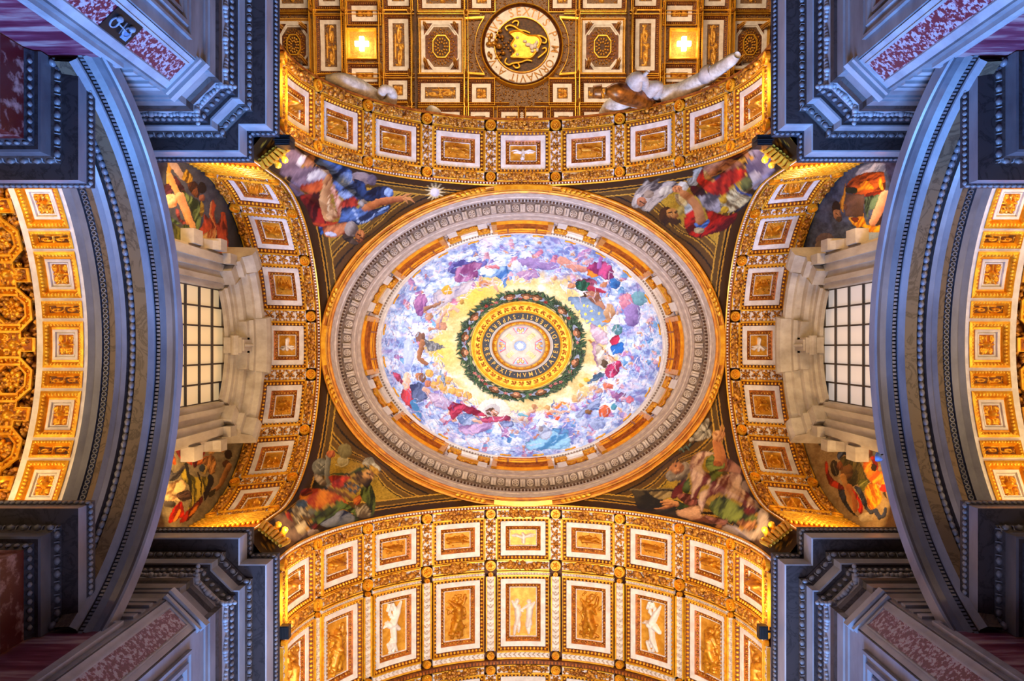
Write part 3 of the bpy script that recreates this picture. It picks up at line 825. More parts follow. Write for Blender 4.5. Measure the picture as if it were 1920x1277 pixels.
LUN_OPS = {
'LUN_UL': ((300, 300, 6.72), [
 E(900, 900, 160, 260, '#3a3e4c', '#262832'), L([(130,50),(105,180),(100,310)], 60, 40, '#e0a848', '#8a5010'), L([(165,50),(240,160),(300,230)], 100, 64, '#d0b094', '#7a5c4c'), D([(50,320),(130,300),(160,420),(60,420)], '#643040', '#2c1418'), D([(180,200),(260,280),(330,420),(270,400),(200,340)], '#5c2c34', '#2c1014'),
 D([(280,240),(330,120),(400,200),(410,280),(360,300)], '#e0ac38', '#6a4410', 70, 60), D([(350,300),(450,280),(500,400),(470,480),(380,400)], '#94582a', '#3c200c', 60, 60), E(530, 350, 60, 72, '#2c1c14', '#140c08'), E(532, 480, 40, 42, '#bc744c', '#5c2c1c'),
 D([(270,380),(360,440),(430,480),(520,560),(520,740),(490,880),(400,920),(280,940),(300,820),(440,860),(440,780),(360,560)], '#849654', '#223414', 70, 80), D([(60,620),(140,720),(250,800),(180,800),(80,680)], '#748c5c', '#283c1c'),
 L([(120,200),(180,340),(230,440),(330,700),(350,790)], 74, 60, '#e4a868', '#9a5420'), L([(250,460),(300,560),(420,850)], 120, 66, '#ecb880', '#a85c2c'), E(130, 515, 92, 92, '#f4cc98', '#a8683c'), D([(190,640),(230,620),(270,740),(340,800),(260,790)], '#b05850', '#5c2024'),
 D([(70,780),(200,820),(280,900),(260,1000),(240,1120),(120,1090)], '#74722f', '#2c3010', 100, 40), E(90, 830, 26, 130, '#d0a42c', '#7a5c14'), D([(520,520),(560,600),(530,720),(500,640)], '#c09c30', '#7a5818'),
 D([(460,960),(540,800),(560,680),(620,740),(640,560),(670,500),(700,580),(680,700),(720,800),(760,720),(770,660),(830,700),(860,1000),(830,1190),(560,1160),(480,1060)], '#d0582a', '#641e10', 100, 110), D([(490,1010),(600,900),(700,860),(710,950),(640,1080),(560,1120)], '#e4c07a', '#b05424', 80, 60), L([(650,540),(632,680),(700,840),(690,980)], 30, 10, '#e8a05c', '#b04820'), L([(790,680),(770,840),(820,1000),(820,1160)], 34, 14, '#c8582c', '#7a2412'),
 D([(250,1080),(290,950),(360,930),(440,960),(450,1060),(340,1180),(290,1150)], '#ec4a24', '#941408', 80, 60), E(360, 1000, 58, 62, '#ecc08a', '#c86c40')]),
'LUN_LL': ((300, 820, 7.094), [
 E(120, 330, 120, 150, '#b0a070', '#7c6c4c'), D([(95,120),(170,200),(220,340),(180,360),(120,240)], '#e8741f', '#a04010'), D([(190,130),(280,110),(340,150),(420,300),(430,370),(350,330),(270,290)], '#d82818', '#640c0a', 60, 80), D([(440,240),(480,140),(590,110),(590,230),(500,370),(450,400)], '#a81c1a', '#3c0808', 80, 70), D([(340,160),(400,240),(400,340),(350,320)], '#ec8c3a', '#a83c14'),
 D([(640,200),(740,110),(860,160),(830,200),(760,160),(690,240)], '#dca45a', '#7a4c20', 40, 80), D([(490,360),(560,270),(680,240),(650,270),(560,350)], '#e4802c', '#902810'), D([(560,300),(700,250),(750,340),(720,480),(660,490),(620,400)], '#dc9c50', '#6a3c14', 70, 60), E(910, 230, 52, 64, '#2c1810', '#140a06'), E(880, 350, 50, 50, '#5c341c', '#2c180c'), E(590, 430, 42, 62, '#cca854', '#4c3814'), E(560, 410, 40, 50, '#3c4444', '#1c2020'),
 L([(920,380),(850,520),(800,640),(700,720)], 74, 50, '#bc8448', '#5c3414'), D([(640,500),(720,560),(680,680),(600,840),(580,760)], '#1c242c', '#0e1216'), D([(650,740),(740,680),(720,760),(660,800)], '#3c3420', '#1c180e'),
 D([(260,430),(330,420),(440,520),(560,520),(640,540),(600,700),(500,840),(370,960),(420,800),(400,660),(300,560)], '#c0a434', '#3c3810', 100, 90), L([(350,360),(395,600),(420,820)], 44, 20, '#2c2c20', '#181810'), L([(500,470),(550,600),(545,760)], 26, 12, '#34241c', '#1c120c'),
 D([(50,480),(110,400),(200,480),(280,400),(330,400),(230,560),(80,570)], '#605854', '#282420', 40, 60), D([(50,650),(160,610),(280,560),(350,640),(300,720),(180,760),(50,740)], '#dcb878', '#7a5430', 60, 110), D([(40,760),(180,760),(280,840),(180,850),(50,830)], '#dcbc80', '#8a6440'), D([(210,760),(380,700),(420,800),(300,850)], '#64483a', '#2c1e16', 20, 40), E(130, 890, 84, 46, '#544a42', '#28221c'),
 D([(110,1130),(150,990),(220,900),(290,860),(320,1020),(260,1080),(200,1120)], '#e02412', '#700c08', 70, 80), D([(170,1130),(240,980),(280,960),(250,1060)], '#ec9430', '#b84c14'), D([(260,1130),(340,1000),(450,900),(560,780),(550,880),(400,1080),(330,1120)], '#b02012', '#4c0a08', 60, 80), D([(380,1060),(450,920),(520,860),(480,980)], '#dc7c24', '#8a2c0c')]),
'LUN_UR': ((1500, 300, 6.72), [
 D([(700,200),(800,60),(1060,40),(1060,150),(850,170)], '#b0b4cc', '#5c6888'), E(880, 1020, 260, 140, '#94a2c0', '#4c5c80'), E(320, 1040, 124, 124, '#806a66', '#4c4044'), E(250, 1100, 62, 82, '#94806a', '#5c4c44'),
 D([(490,560),(540,440),(575,290),(570,480),(550,600),(545,670)], '#dc9c2c', '#7a4810', 80, 60),
 D([(580,330),(640,250),(800,170),(960,150),(1060,170),(1060,400),(900,440),(700,430),(600,400)], '#c05c20', '#54180a', 30, 90), D([(700,380),(820,260),(900,310),(930,360),(800,380),(720,410)], '#f4b428', '#c06410', 50, 90), D([(990,290),(1020,220),(1060,390),(1020,380)], '#f4bc30', '#c86c14'), D([(800,430),(1060,380),(1060,430),(850,460)], '#d05418', '#6a1c08'), D([(580,360),(700,350),(720,410),(600,420)], '#34402c', '#182018'),
 D([(815,480),(920,450),(1060,430),(1000,560),(940,620),(870,640),(850,740),(820,620)], '#6c8468', '#1c2c20', 70, 60), L([(1075,460),(1000,620),(915,790)], 150, 96, '#e4ac8c', '#9a5c44'), D([(990,760),(1060,660),(1060,790),(960,830)], '#3c2418', '#24120c'),
 D([(610,720),(730,720),(790,640),(820,760),(880,830),(1040,830),(1030,900),(880,910),(800,850),(720,850),(660,800)], '#f4b824', '#c0680c', 60, 80), D([(640,730),(740,730),(700,790)], '#8a3c10', '#5c240a'),
 FP([(570,430),(810,430),(800,715),(570,710)], '#785a50', '#5a433c', 40, 200), E(575, 590, 26, 40, '#7a5038', '#3c2418'),
 E(455, 600, 52, 84, '#2c1a14', '#140c0a'), E(470, 690, 50, 72, '#b8845e', '#5c3826', -20), L([(450,670),(480,690)], 12, 8, '#2c1408', '#1c0c04'), E(495, 745, 40, 40, '#5c4638', '#34261e'),
 D([(730,860),(800,850),(760,930),(710,930)], '#2c3c28', '#18221a'), L([(720,880),(690,940),(650,990)], 64, 60, '#bc7444', '#6a3418'), E(640, 985, 50, 60, '#cc8854', '#7a4424'), L([(620,990),(600,1040)], 24, 16), L([(650,1010),(630,1060)], 22, 14), L([(1010,900),(1030,1000)], 40, 20, '#d89c30', '#8a5c18')]),
'LUN_LR': ((1500, 810, 6.72), [
 FP([(850,80),(1000,120),(1000,400),(900,280),(850,200)], '#807a6e', '#5c584e', 40, 200), D([(190,0),(380,20),(350,180),(290,210),(220,120)], '#64605a', '#4c4840'), E(830, 1080, 92, 62, '#c0ac88', '#8a7450'),
 L([(420,140),(500,240)], 54, 30, '#c05c20', '#7a3010'), D([(470,300),(520,190),(600,250),(640,170),(730,170),(780,260),(760,320),(680,330),(560,290),(500,350)], '#64708a', '#1c2434', 60, 90), E(740, 310, 38, 30, '#eca824', '#a8640c'),
 D([(480,720),(570,720),(590,880),(700,1040),(740,1080),(620,1000),(520,860)], '#343c4a', '#12161e', 60, 60), D([(680,690),(760,700),(820,820),(860,960),(930,1000),(890,1040),(800,940),(740,790)], '#424a5a', '#161a24', 60, 60), L([(950,990),(1000,1075),(1060,1050),(1075,970)], 62, 40, '#424a62', '#161c2a'),
 D([(310,400),(340,370),(370,520),(430,600),(540,680),(550,730),(400,690),(330,560)], '#d03e1c', '#70160a', 60, 80),
 D([(510,330),(660,310),(770,400),(830,560),(880,640),(760,640),(640,690),(560,640),(520,500)], '#74622e', '#302a10', 70, 70), E(590, 520, 74, 112, '#80562a', '#3c220c', 20), E(440, 460, 56, 104, '#3c2c1c', '#140e08', -10), L([(420,400),(470,560)], 12, 8, '#8a7c58', '#4c4430'), E(505, 430, 40, 60, '#945830', '#3c200e'),
 L([(540,560),(580,700),(620,860),(690,1000)], 74, 46, '#cc9450', '#6a3c14'), L([(620,700),(680,800),(700,980)], 92, 56, '#b06834', '#5c2c10'), D([(650,720),(720,780),(790,930),(780,1020),(730,1010),(740,900)], '#e02a18', '#840e0a', 80, 70),
 D([(730,620),(780,590),(860,620),(820,740),(760,710)], '#a49c50', '#5c5820'), D([(820,720),(900,640),(1000,700),(1030,850),(960,950),(890,980),(840,880)], '#eca424', '#a4520c', 110, 46),
 D([(790,400),(870,350),(950,450),(1000,500),(1100,510),(1100,690),(980,660),(900,640),(830,540)], '#f4b030', '#c0561c', 60, 110), D([(890,320),(940,310),(980,400),(970,480),(920,400)], '#d02c1c', '#7a1010'), E(1060, 710, 52, 50, '#e0361c', '#8a140c'), E(930, 450, 36, 50, '#40301f', '#241a12'), E(850, 270, 70, 60, '#94542a', '#4c2410'), E(830, 300, 36, 36, '#c87c48', '#7a4020'), FP([(1040,780),(1070,740),(1105,850)], '#4c3828', '#2c2018')])}
ANG = ('#e4b8a0', '#a06c58')
DOME_SHEETS = [
((600, 340, 3.99), [D([(860,830),(1020,780),(1150,740),(1100,830),(1000,880),(880,940)], '#ccc0c8', '#a098b0'), E(950, 815, 42, 34, '#dcac3c', '#a87c28'),
 D([(950,650),(1060,580),(1120,600),(1250,600),(1200,680),(1150,720),(1020,700)], '#7a78c8', '#40408c', 40, 60), D([(1030,640),(1200,610),(1180,700),(1060,760),(1010,740)], '#b880b4', '#783a74', 60, 60), D([(1180,660),(1300,640),(1400,640),(1400,740),(1380,790),(1330,720),(1230,720)], '#a0c4f0', '#3868b0', 60, 60), E(1255, 670, 62, 40, '#eef2fc', '#a8c0e4'), E(1470, 650, 40, 60, '#d0d8f0', '#8898c8'), L([(1200,765),(1280,750),(1335,825)], 40, 20, *ANG), E(1225, 768, 34, 26, '#c88a5c', '#8a5434'), L([(1250,640),(1330,640)], 30, 24, '#d88c98', '#a04c64'),
 D([(700,880),(790,840),(800,920),(760,1010),(720,980)], '#c084bc', '#744484', 70, 50), L([(790,960),(870,920),(920,900)], 34, 16, '#b08468', '#6c4434'), E(820, 1010, 34, 28, '#c89878', '#8a5c44'), L([(880,1060),(930,980),(1000,940),(1040,970)], 38, 16, *ANG), E(910, 1085, 44, 30, '#c08c70', '#84543c'), L([(820,1110),(900,1090)], 26, 14, '#c48c6c', '#84543c'), E(1065, 900, 18, 18, '#c89c50', '#8a6428'),
 FP([(780,1175),(945,1243),(800,1275)], '#a0a0a4', '#55555c', 100, 14), E(750, 1170, 36, 40, '#8c6454', '#54382c')]),
((960, 340, 3.99), [E(190, 620, 150, 40, '#a088c4', '#74609c', 10), E(120, 700, 90, 30, '#b894b8', '#8064a0'), L([(370,590),(470,650),(575,660)], 66, 42, '#dca090', '#8a4c54'), D([(560,640),(680,600),(760,660),(740,740),(640,700),(580,690)], '#cc5090', '#782260', 60, 60), L([(665,570),(655,640)], 30, 30, '#b070c0', '#7c4490'), D([(570,660),(640,700),(620,722),(570,705)], '#f08c30', '#b84c14'), E(770, 760, 42, 44, '#3c80cc', '#184084'),
 D([(480,740),(600,730),(640,760),(560,800)], '#a85878', '#642c4c', 20, 40), D([(470,760),(540,740),(600,800),(540,820),(490,810)], '#34745e', '#163c30', 60, 40), E(445, 780, 27, 27, '#d89c74', '#8a5438'), E(690, 770, 26, 26, '#c88868', '#84503a'), D([(540,830),(640,820),(690,960),(560,870)], '#b07c64', '#7a4c3c'), L([(580,800),(700,830)], 34, 20, '#b03854', '#701c34'), FP([(500,870),(560,830),(545,895)], '#5c3c28', '#3c2418'),
 D([(420,870),(560,880),(680,960),(740,1040),(640,1090),(560,1060),(480,960)], '#8ea4c4', '#6c84a8', 20, 300)] + [E(x, y, 10, 10, '#f8dc64', '#e4bc44') for x, y in ((455,930),(540,935),(570,935),(595,970),(650,990),(545,990),(605,1030),(500,970),(560,1040),(655,1080),(580,1065))] + [
 E(730, 980, 40, 60, '#c8a078', '#94684c'), L([(690,1050),(740,1040)], 20, 12, '#e08c34', '#b05c18'), E(860, 900, 60, 62, '#dc94a8', '#944e78'), E(900, 1000, 60, 90, '#9c84c4', '#64508c'), E(950, 880, 60, 50, '#78b0c0', '#48788c', 40),
 D([(580,1070),(700,1130),(720,1220),(620,1200)], '#dcc4d0', '#a888a4'), D([(740,1180),(800,1150),(800,1220),(750,1230)], '#cc3458', '#7a1430'), D([(740,1230),(830,1210),(830,1275),(760,1290)], '#2c70c8', '#123a80'), E(790, 1110, 40, 40, '#5c8c94', '#34606c'), L([(580,1190),(650,1230),(710,1280)], 10, 8, '#a86c34', '#7a4818')]),
((600, 640, 3.99), [L([(765,10),(740,120),(795,170)], 46, 30, '#b47c58', '#6c4028'), E(660, 100, 40, 130, '#c4d4f4', '#8c9cd8')] + [E(x, y, 32, 30, '#dcb060', '#a87434') for x, y in ((820,240),(900,290),(960,290),(990,370),(1040,385),(1100,410),(860,330),(920,345))] + [D([(900,200),(940,300),(930,340),(900,260)], '#94a8c0', '#64788c'),
 D([(540,230),(600,250),(620,320),(580,290)], '#dc5884', '#98244c'), D([(610,380),(640,330),(690,360),(720,480),(680,500),(620,440)], '#e04454', '#8a1430', 70, 60), E(648, 300, 30, 64, '#f0e0c4', '#dc9c80'), D([(680,330),(760,320),(820,400),(740,460),(690,420)], '#6878a4', '#303c68', 60, 60), E(742, 268, 32, 34, '#cc8c64', '#8a4c2c'), E(768, 275, 22, 34, '#8a6040', '#5c3c24'), E(805, 320, 26, 24, '#cc8464', '#8a4c34'), L([(780,360),(862,415)], 34, 20, *ANG), L([(700,460),(745,560)], 54, 20, '#4490cc', '#2c6494'),
 D([(820,380),(1000,450),(1010,520),(860,480)], '#c8b4d0', '#9c84b0', 20, 60), E(1300, 515, 120, 88, '#e4dcd0', '#d4ccc0'), E(1288, 518, 60, 50, '#c4c0c0', '#a8a4a8'), E(1278, 525, 32, 28, '#5c4030', '#3c281c'), E(1307, 538, 26, 27, '#cc9474', '#8a5444'), L([(1300,545),(1330,555)], 6, 5, '#3c2418', '#2c1810'),
 D([(1030,560),(1120,540),(1200,590),(1180,630),(1060,620)], '#a8b8dc', '#5c78ac', 40, 50), D([(1030,640),(1150,620),(1300,590),(1260,660),(1140,700),(1060,690)], '#d0b0dc', '#8c6ca4', 30, 50), D([(960,490),(1000,460),(1100,480),(1250,560),(1120,545),(1060,530),(1000,585),(970,540)], '#c84464', '#741232', 40, 60), D([(1200,570),(1400,560),(1412,590),(1300,602),(1240,612)], '#c05074', '#7a2444', 20, 40), L([(1150,590),(1215,610)], 24, 14, *ANG), D([(1340,600),(1440,600),(1440,640),(1380,645)], '#94a4d0', '#5c6ca0')]),
((960, 640, 3.99), [L([(570,-5),(700,80),(860,215)], 11, 7, '#b8783c', '#7a4818'), D([(600,20),(650,30),(660,140),(630,180)], '#c8a4b8', '#8c6480'), D([(630,20),(720,120),(700,200),(640,180)], '#f0e4d8', '#a8988c'), E(690, 165, 26, 30, '#5c4838', '#3c2c20'), D([(700,200),(800,140),(800,230),(730,280)], '#cc4474', '#7a1c44', 60, 50), D([(690,90),(730,110),(720,130)], '#2c60b0', '#143c78'), L([(700,110),(760,140)], 24, 16, *ANG), D([(560,310),(640,240),(700,240),(620,300)], '#64809e', '#34506c', 30, 24),
 E(720, 335, 44, 26, '#dc7c64', '#a04838'), E(560, 290, 26, 16, '#e0b844', '#b08824'), E(520, 330, 22, 18, '#dcac50', '#a87c30'), E(600, 350, 30, 20, '#e0b894', '#a87c64'), E(650, 370, 26, 20, '#e0b094', '#a87464'), E(480, 430, 40, 30, '#d8b078', '#a47c50'),
 D([(480,570),(560,480),(660,430),(640,500),(560,540)], '#9cacd4', '#5868a0', 40, 40), E(690, 520, 42, 46, '#dc6c44', '#98341c'), E(570, 530, 24, 20, '#8c6440', '#5c3c24'), D([(740,400),(850,390),(800,440),(860,455),(780,450)], '#bc84b4', '#7a4c84'), E(760, 490, 26, 26, '#54a0b8', '#346c84'), E(880, 440, 30, 24, '#dc7c8c', '#a04860'), E(640, 620, 60, 40, '#b0c0e4', '#6c80b8'), E(540, 610, 40, 30, '#c4cce8', '#7c8cc0'),
 L([(60,585),(140,530),(185,495)], 28, 20, *ANG), E(165, 490, 22, 18, '#c89468', '#8a5c3c'), L([(50,550),(110,560)], 22, 14, '#7cb4c8', '#4c8498'), L([(250,520),(330,530),(430,525)], 28, 14, *ANG), E(262, 495, 22, 18, '#d0a468', '#94683c'), L([(325,500),(370,460),(405,462)], 18, 8, '#f08c3c', '#c05c1c'), L([(300,485),(315,440)], 14, 8, '#5c80b0', '#34507c'), E(342, 572, 24, 15, '#ec5c30', '#b0341c'), E(280, 545, 22, 10, '#ec7444', '#b8441c'),
 D([(110,760),(200,720),(330,660),(410,680),(440,740),(410,800),(240,810),(120,810)], '#98d0f4', '#3880b8', 30, 60), D([(200,640),(260,640),(300,700),(240,740),(200,700)], '#c0cce4', '#7a88b0'), E(215, 655, 22, 22, '#a8a0a8', '#746c78'), D([(300,650),(400,655),(415,690),(340,690)], '#5c98cc', '#34649c')])]

# ------------------------------------------------------------------ floor
fl = MB(); plate(fl, -20, 20, -26, 20, 0.0, 1, 1)
fo = link('floor', fl.mesh('floor', Plane((0, 0, -EYE), (1, 0, 0), (0, 1, 0), (0, 0, 1))), 'floor_marble')
fo['kind'] = 'structure'

# ------------------------------------------------------------------ coffered arches
def coffer(parent, S, uc, hu, v0, v1, kind, rng, white_w=0.15, bev=0.16, white_fig=False, rot=0, big=False, flip=1, depth=0.2, flipv=1):
    """one coffer: gilded egg moulding, white border, leaf bevel, beaded line, ground and relief"""
    u0, u1 = uc - hu, uc + hu
    e = 0.11
    mb = MB()
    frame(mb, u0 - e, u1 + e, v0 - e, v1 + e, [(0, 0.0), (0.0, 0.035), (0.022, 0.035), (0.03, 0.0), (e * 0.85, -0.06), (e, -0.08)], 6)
    c = mb.build('coffer', 'umber_shade', parent, S)  # dark brown ground: shade between the eggs put into the colour
    # eggs
    mb = MB(); p = perim(u0 - e / 2, u1 + e / 2, v0 - e / 2, v1 + e / 2, 0.115)
    balls(mb, np.concatenate([p[:, :2], np.full((len(p), 1), -0.015)], 1), (0.04, 0.05, 0.05), B1, p[:, 2])
    mb.build('egg_and_dart', 'gold', c, S, smooth=True, stuff=True)
    mb = MB(); frame(mb, u0 - e, u1 + e, v0 - e, v1 + e, [(-0.012, 0.0), (0.0, 0.05), (0.016, 0.05), (0.022, 0.01)], 6)
    mb.build('fillet', 'gold', c, S)
    mb = MB(); frame(mb, u0, u1, v0, v1, [(0, -0.09), (0, -0.05), (white_w, -0.05), (white_w, -0.09)], 6)
    mb.build('white_border', 'stucco', c, S)
    mb = MB(); frame(mb, u0 + white_w, u1 - white_w, v0 + white_w, v1 - white_w, [(0, -0.07), (bev * .3, -0.1), (bev, -0.17)], 6)
    mb.build('leaf_bevel', 'ochre', c, S)
    i = white_w + bev * .5
    mb = MB(); p = perim(u0 + i, u1 - i, v0 + i, v1 - i, 0.105)
    balls(mb, np.concatenate([p[:, :2], np.full((len(p), 1), -0.11)], 1), (0.042, bev * .42, 0.05), B0, p[:, 2])
    mb.build('leaf_row', 'gold_old', c, S, smooth=True, stuff=True)
    i = white_w + bev
    mb = MB(); p = perim(u0 + i, u1 - i, v0 + i, v1 - i, 0.06)
    frame(mb, u0 + i - .015, u1 - i + .015, v0 + i - .015, v1 - i + .015, [(0, -0.16), (0.005, -0.13), (0.025, -0.13), (0.03, -0.17)], 6)
    balls(mb, np.concatenate([p[:, :2], np.full((len(p), 1), -0.13)], 1), 0.018, B0)
    mb.build('bead_line', 'stucco', c, S, stuff=True)
    mb = MB(); plate(mb, u0 + i, u1 - i, v0 + i, v1 - i, -0.165, 6, 4)
    mb.build('ground', 'relief_ground', c, S)
    a, b = u0 + i + .03, u1 - i - .03
    c0, c1 = v0 + i + .03, v1 - i - .03
    r = relief(a, b, c0, c1, -0.16, kind, rng, depth, 34 if not big else 44, 26 if not big else 64, flip, rot=rot, flipv=flipv, busy=0 if white_fig else (9 if not big else 26))
    r.build({'dove': 'dove', 'pair': 'winged_children', 'birds': 'peacocks'}.get(kind, 'relief_figure'), 'stucco' if white_fig else 'relief_gold', c, S, smooth=True)
    return c


def channel(parent, S, u0, u1, v0, v1, along_u, rng, kind, n=8):
    """white rib between gilded fillets with an ornament on it"""
    mb = MB()
    box(mb, u0, u1, v0, v1, -0.06, -0.005, n if along_u else 2)
    r = mb.build('rib', 'stucco', parent, S)
    f = MB()
    if along_u:
        for v in (v0, v1):
            box(f, u0, u1, v - .018, v + .018, -0.03, 0.045, n)
    else:
        for u in (u0, u1):
            box(f, u - .018, u + .018, v0, v1, -0.03, 0.045, 1)
    f.build('rib_fillet', 'gold_bright', r, S)
    g = MB()
    if kind == 'garland':
        if along_u:
            garland(g, u0, (v0 + v1) / 2, u1, (v0 + v1) / 2, (v1 - v0) * .95, 0.0, rng)
        else:
            garland(g, (u0 + u1) / 2, v0, (u0 + u1) / 2, v1, (u1 - u0) * .95, 0.0, rng)
        g.build('fruit_garland', 'gold_old', r, S, smooth=True, stuff=True)
    elif kind == 'flowers':
        if along_u:
            L, w_ = u1 - u0, v1 - v0
        else:
            L, w_ = v1 - v0, u1 - u0
        k = max(2, int(round(L / (w_ * .84))))
        for i in range(k):
            t = (i + .5) / k
            uu, vv = (u0 + t * L, (v0 + v1) / 2) if along_u else ((u0 + u1) / 2, v0 + t * L)
            g = MB(); rosette(g, uu, vv, w_ * .45, 0.0, 5 if i % 2 else 6)
            balls(g, [(uu + x_ * w_ * .36, vv + y_ * w_ * .36, -.005) for x_ in (-1, 1) for y_ in (-1, 1)], w_ * .11, B0)
            g.build('flower', 'gold_old', r, S, smooth=True)
    else:
        if along_u:
            L, w_ = u1 - u0, v1 - v0
        else:
            L, w_ = v1 - v0, u1 - u0
        k = max(2, int(round(L / (w_ * .75))))
        for i in range(k):
            t = (i + .5) / k
            uu, vv = (u0 + t * L, (v0 + v1) / 2) if along_u else ((u0 + u1) / 2, v0 + t * L)
            ra = 0 if along_u else PI / 2
            for sg in (-1, 1):
                du, dv = (0.05, sg * w_ * .2) if along_u else (sg * w_ * .2, 0.05)
                balls(g, [(uu + du, vv + dv, 0.0)], (w_ * .3, w_ * .1, 0.04), B1, [ra + sg * .7])
            balls(g, [(uu, vv, 0.02)], w_ * .11, B0)
        g.build('leaf_scroll', 'stucco_grey', r, S, smooth=True, stuff=True)
    return r


def boss(parent, S, u, v, r, h=0.0):
    mb = MB(); ring(mb, u, v, r * .72, r, h - .03, h + .07, 18); disc(mb, u, v, r * .8, h + .005, 18)
    o = mb.build('boss', 'gold', parent, S, smooth=False)
    mb = MB(); rosette(mb, u, v, r * .6, h + .02, 5)
    mb.build('flower', 'gold', o, S, smooth=True)
    return o


def arch_body(parent, S, u_end, v0, v1, m='umber_shade', h=-0.24, vbreak=None):
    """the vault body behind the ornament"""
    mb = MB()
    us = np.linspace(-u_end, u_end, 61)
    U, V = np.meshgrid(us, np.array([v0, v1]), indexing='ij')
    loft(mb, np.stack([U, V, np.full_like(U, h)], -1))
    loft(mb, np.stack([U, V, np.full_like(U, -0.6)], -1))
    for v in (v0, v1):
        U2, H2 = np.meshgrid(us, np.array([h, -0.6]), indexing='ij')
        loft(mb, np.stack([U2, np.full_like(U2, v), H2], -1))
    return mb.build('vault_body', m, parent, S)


def edge_band(parent, S, u_end, v, sgn, n=120):
    """moulded front edge: fillet, dentils, ovolo"""
    mb = MB()
    us = np.linspace(-u_end, u_end, 91)
    prof = [(0.0, -0.25), (0.0, 0.02), (0.035, 0.035), (0.05, 0.0), (0.05, -0.06)]
    P = np.array([[(u, v + sgn * d, h) for d, h in prof] for u in us])
    loft(mb, P)
    o = mb.build('edge_moulding', 'gold', parent, S)
    mb = MB()
    for u in np.linspace(-u_end, u_end, n):
        box(mb, u - .022, u + .022, v + sgn * .055, v + sgn * .105, -0.05, 0.02, 1)
    mb.build('dentils', 'stucco', o, S, stuff=True)
    mb = MB()
    P = np.array([[(u, v + sgn * d, h) for d, h in [(0.05, -0.05), (0.11, -0.045), (0.115, 0.01), (0.14, 0.015), (0.145, -0.06)]] for u in us])
    loft(mb, P)
    mb.build('inner_fillet', 'ochre', o, S)
    return o


def row(parent, S, ks, pitch, hu, vw0, vw1, rng, kinds, rib_u, garland_v=(), rib_kind='flowers', **kw):
    for k in ks:
        uc = k * pitch
        kd, wf = kinds(k)
        coffer(parent, S, uc, hu, vw0, vw1, kd, rng, white_fig=wf, flip=1 if k % 2 else -1, **kw)
        for v0, v1, gk in garland_v:
            channel(parent, S, uc - pitch / 2 + .2, uc + pitch / 2 - .2, v0, v1, True, rng, gk)
    for k in list(ks) + [ks[-1] + 1]:
        ue = (k - .5) * pitch
        channel(parent, S, ue - rib_u / 2, ue + rib_u / 2, vw0 - .1, vw1 + .1, False, rng, rib_kind)
        for v0, v1, gk in garland_v:
            boss(parent, S, ue, (v0 + v1) / 2, min(.2, (v1 - v0) * .62))


RT, CT = 5.75, 19.1
PT = 2.03
rng = random.Random(11)
U_END = RT * PI / 2 + 1.2
TOPK = lambda k: ('dove', True) if k == 0 else (('putto', False) if abs(k) % 2 else ('beast', False))
for nm, sg, lab in (('upper', -1, 'gilded coffered arch bordering the high nave vault, white dove in its middle coffer'),
                    ('lower', 1, 'gilded coffered arch beside the wide lower vault, white dove in its middle coffer')):
    S = Arch('Y', sg, RT, CT)
    A = thing('coffered_arch', lab, 'arch', (0, sg * 6.0, 18.0))
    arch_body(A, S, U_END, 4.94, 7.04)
    edge_band(A, S, U_END, 4.94, 1, 210)
    row(A, S, list(range(-4, 5)), PT, 0.69, 5.47, 6.53, rng, TOPK, 0.36, [(5.09, 5.34, 'garland'), (6.68, 6.95, 'garland')], white_w=.15, bev=.135, flipv=-sg)
    if sg < 0:
        mb = MB(); us = np.linspace(-U_END, U_END, 91)
        loft(mb, np.array([[(u, v, h) for v, h in [(6.98, -.06), (6.98, .03), (7.05, .03), (7.05, -.3)]] for u in us]))
        mb.build('back_moulding', 'ochre', A, S)

# second vault towards the bottom of the picture
S = Arch('Y', 1, RT, CT)
V = thing('coffered_vault', 'wide gilded vault of tall coffers with white angels and birds', 'vault', (0, 9, 18.0))
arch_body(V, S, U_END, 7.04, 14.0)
VK = lambda k: ('pair', True) if k == 0 else (('birds', True) if abs(k) == 2 else ('angel', False))
row(V, S, list(range(-4, 5)), PT, 0.69, 7.26, 9.36, rng, VK, 0.26, [(7.02, 7.14, 'scroll'), (9.5, 9.7, 'scroll')], rib_kind='scroll', white_w=.15, bev=.135, big=True, flipv=-1)
mb = MB(); us = np.linspace(-U_END, U_END, 91)
loft(mb, np.array([[(u, v, h) for v, h in [(9.72, -.05), (9.74, .1), (9.86, .1), (9.88, .02)]] for u in us]))
o = mb.build('step_moulding', 'umber_shade', V, S)
mb = MB()
for u in np.linspace(-U_END, U_END, 190):
    box(mb, u - .03, u + .03, 9.76, 9.84, 0.09, 0.13, 1)
mb.build('fret_band', 'ochre', o, S, stuff=True)
S3 = Arch('Y', 1, RT, CT)
row(V, S3, list(range(-4, 5)), PT, 0.69, 10.3, 11.4, rng, TOPK, 0.36, [(9.92, 10.17, 'garland')], white_w=.15, bev=.135, flipv=-1)

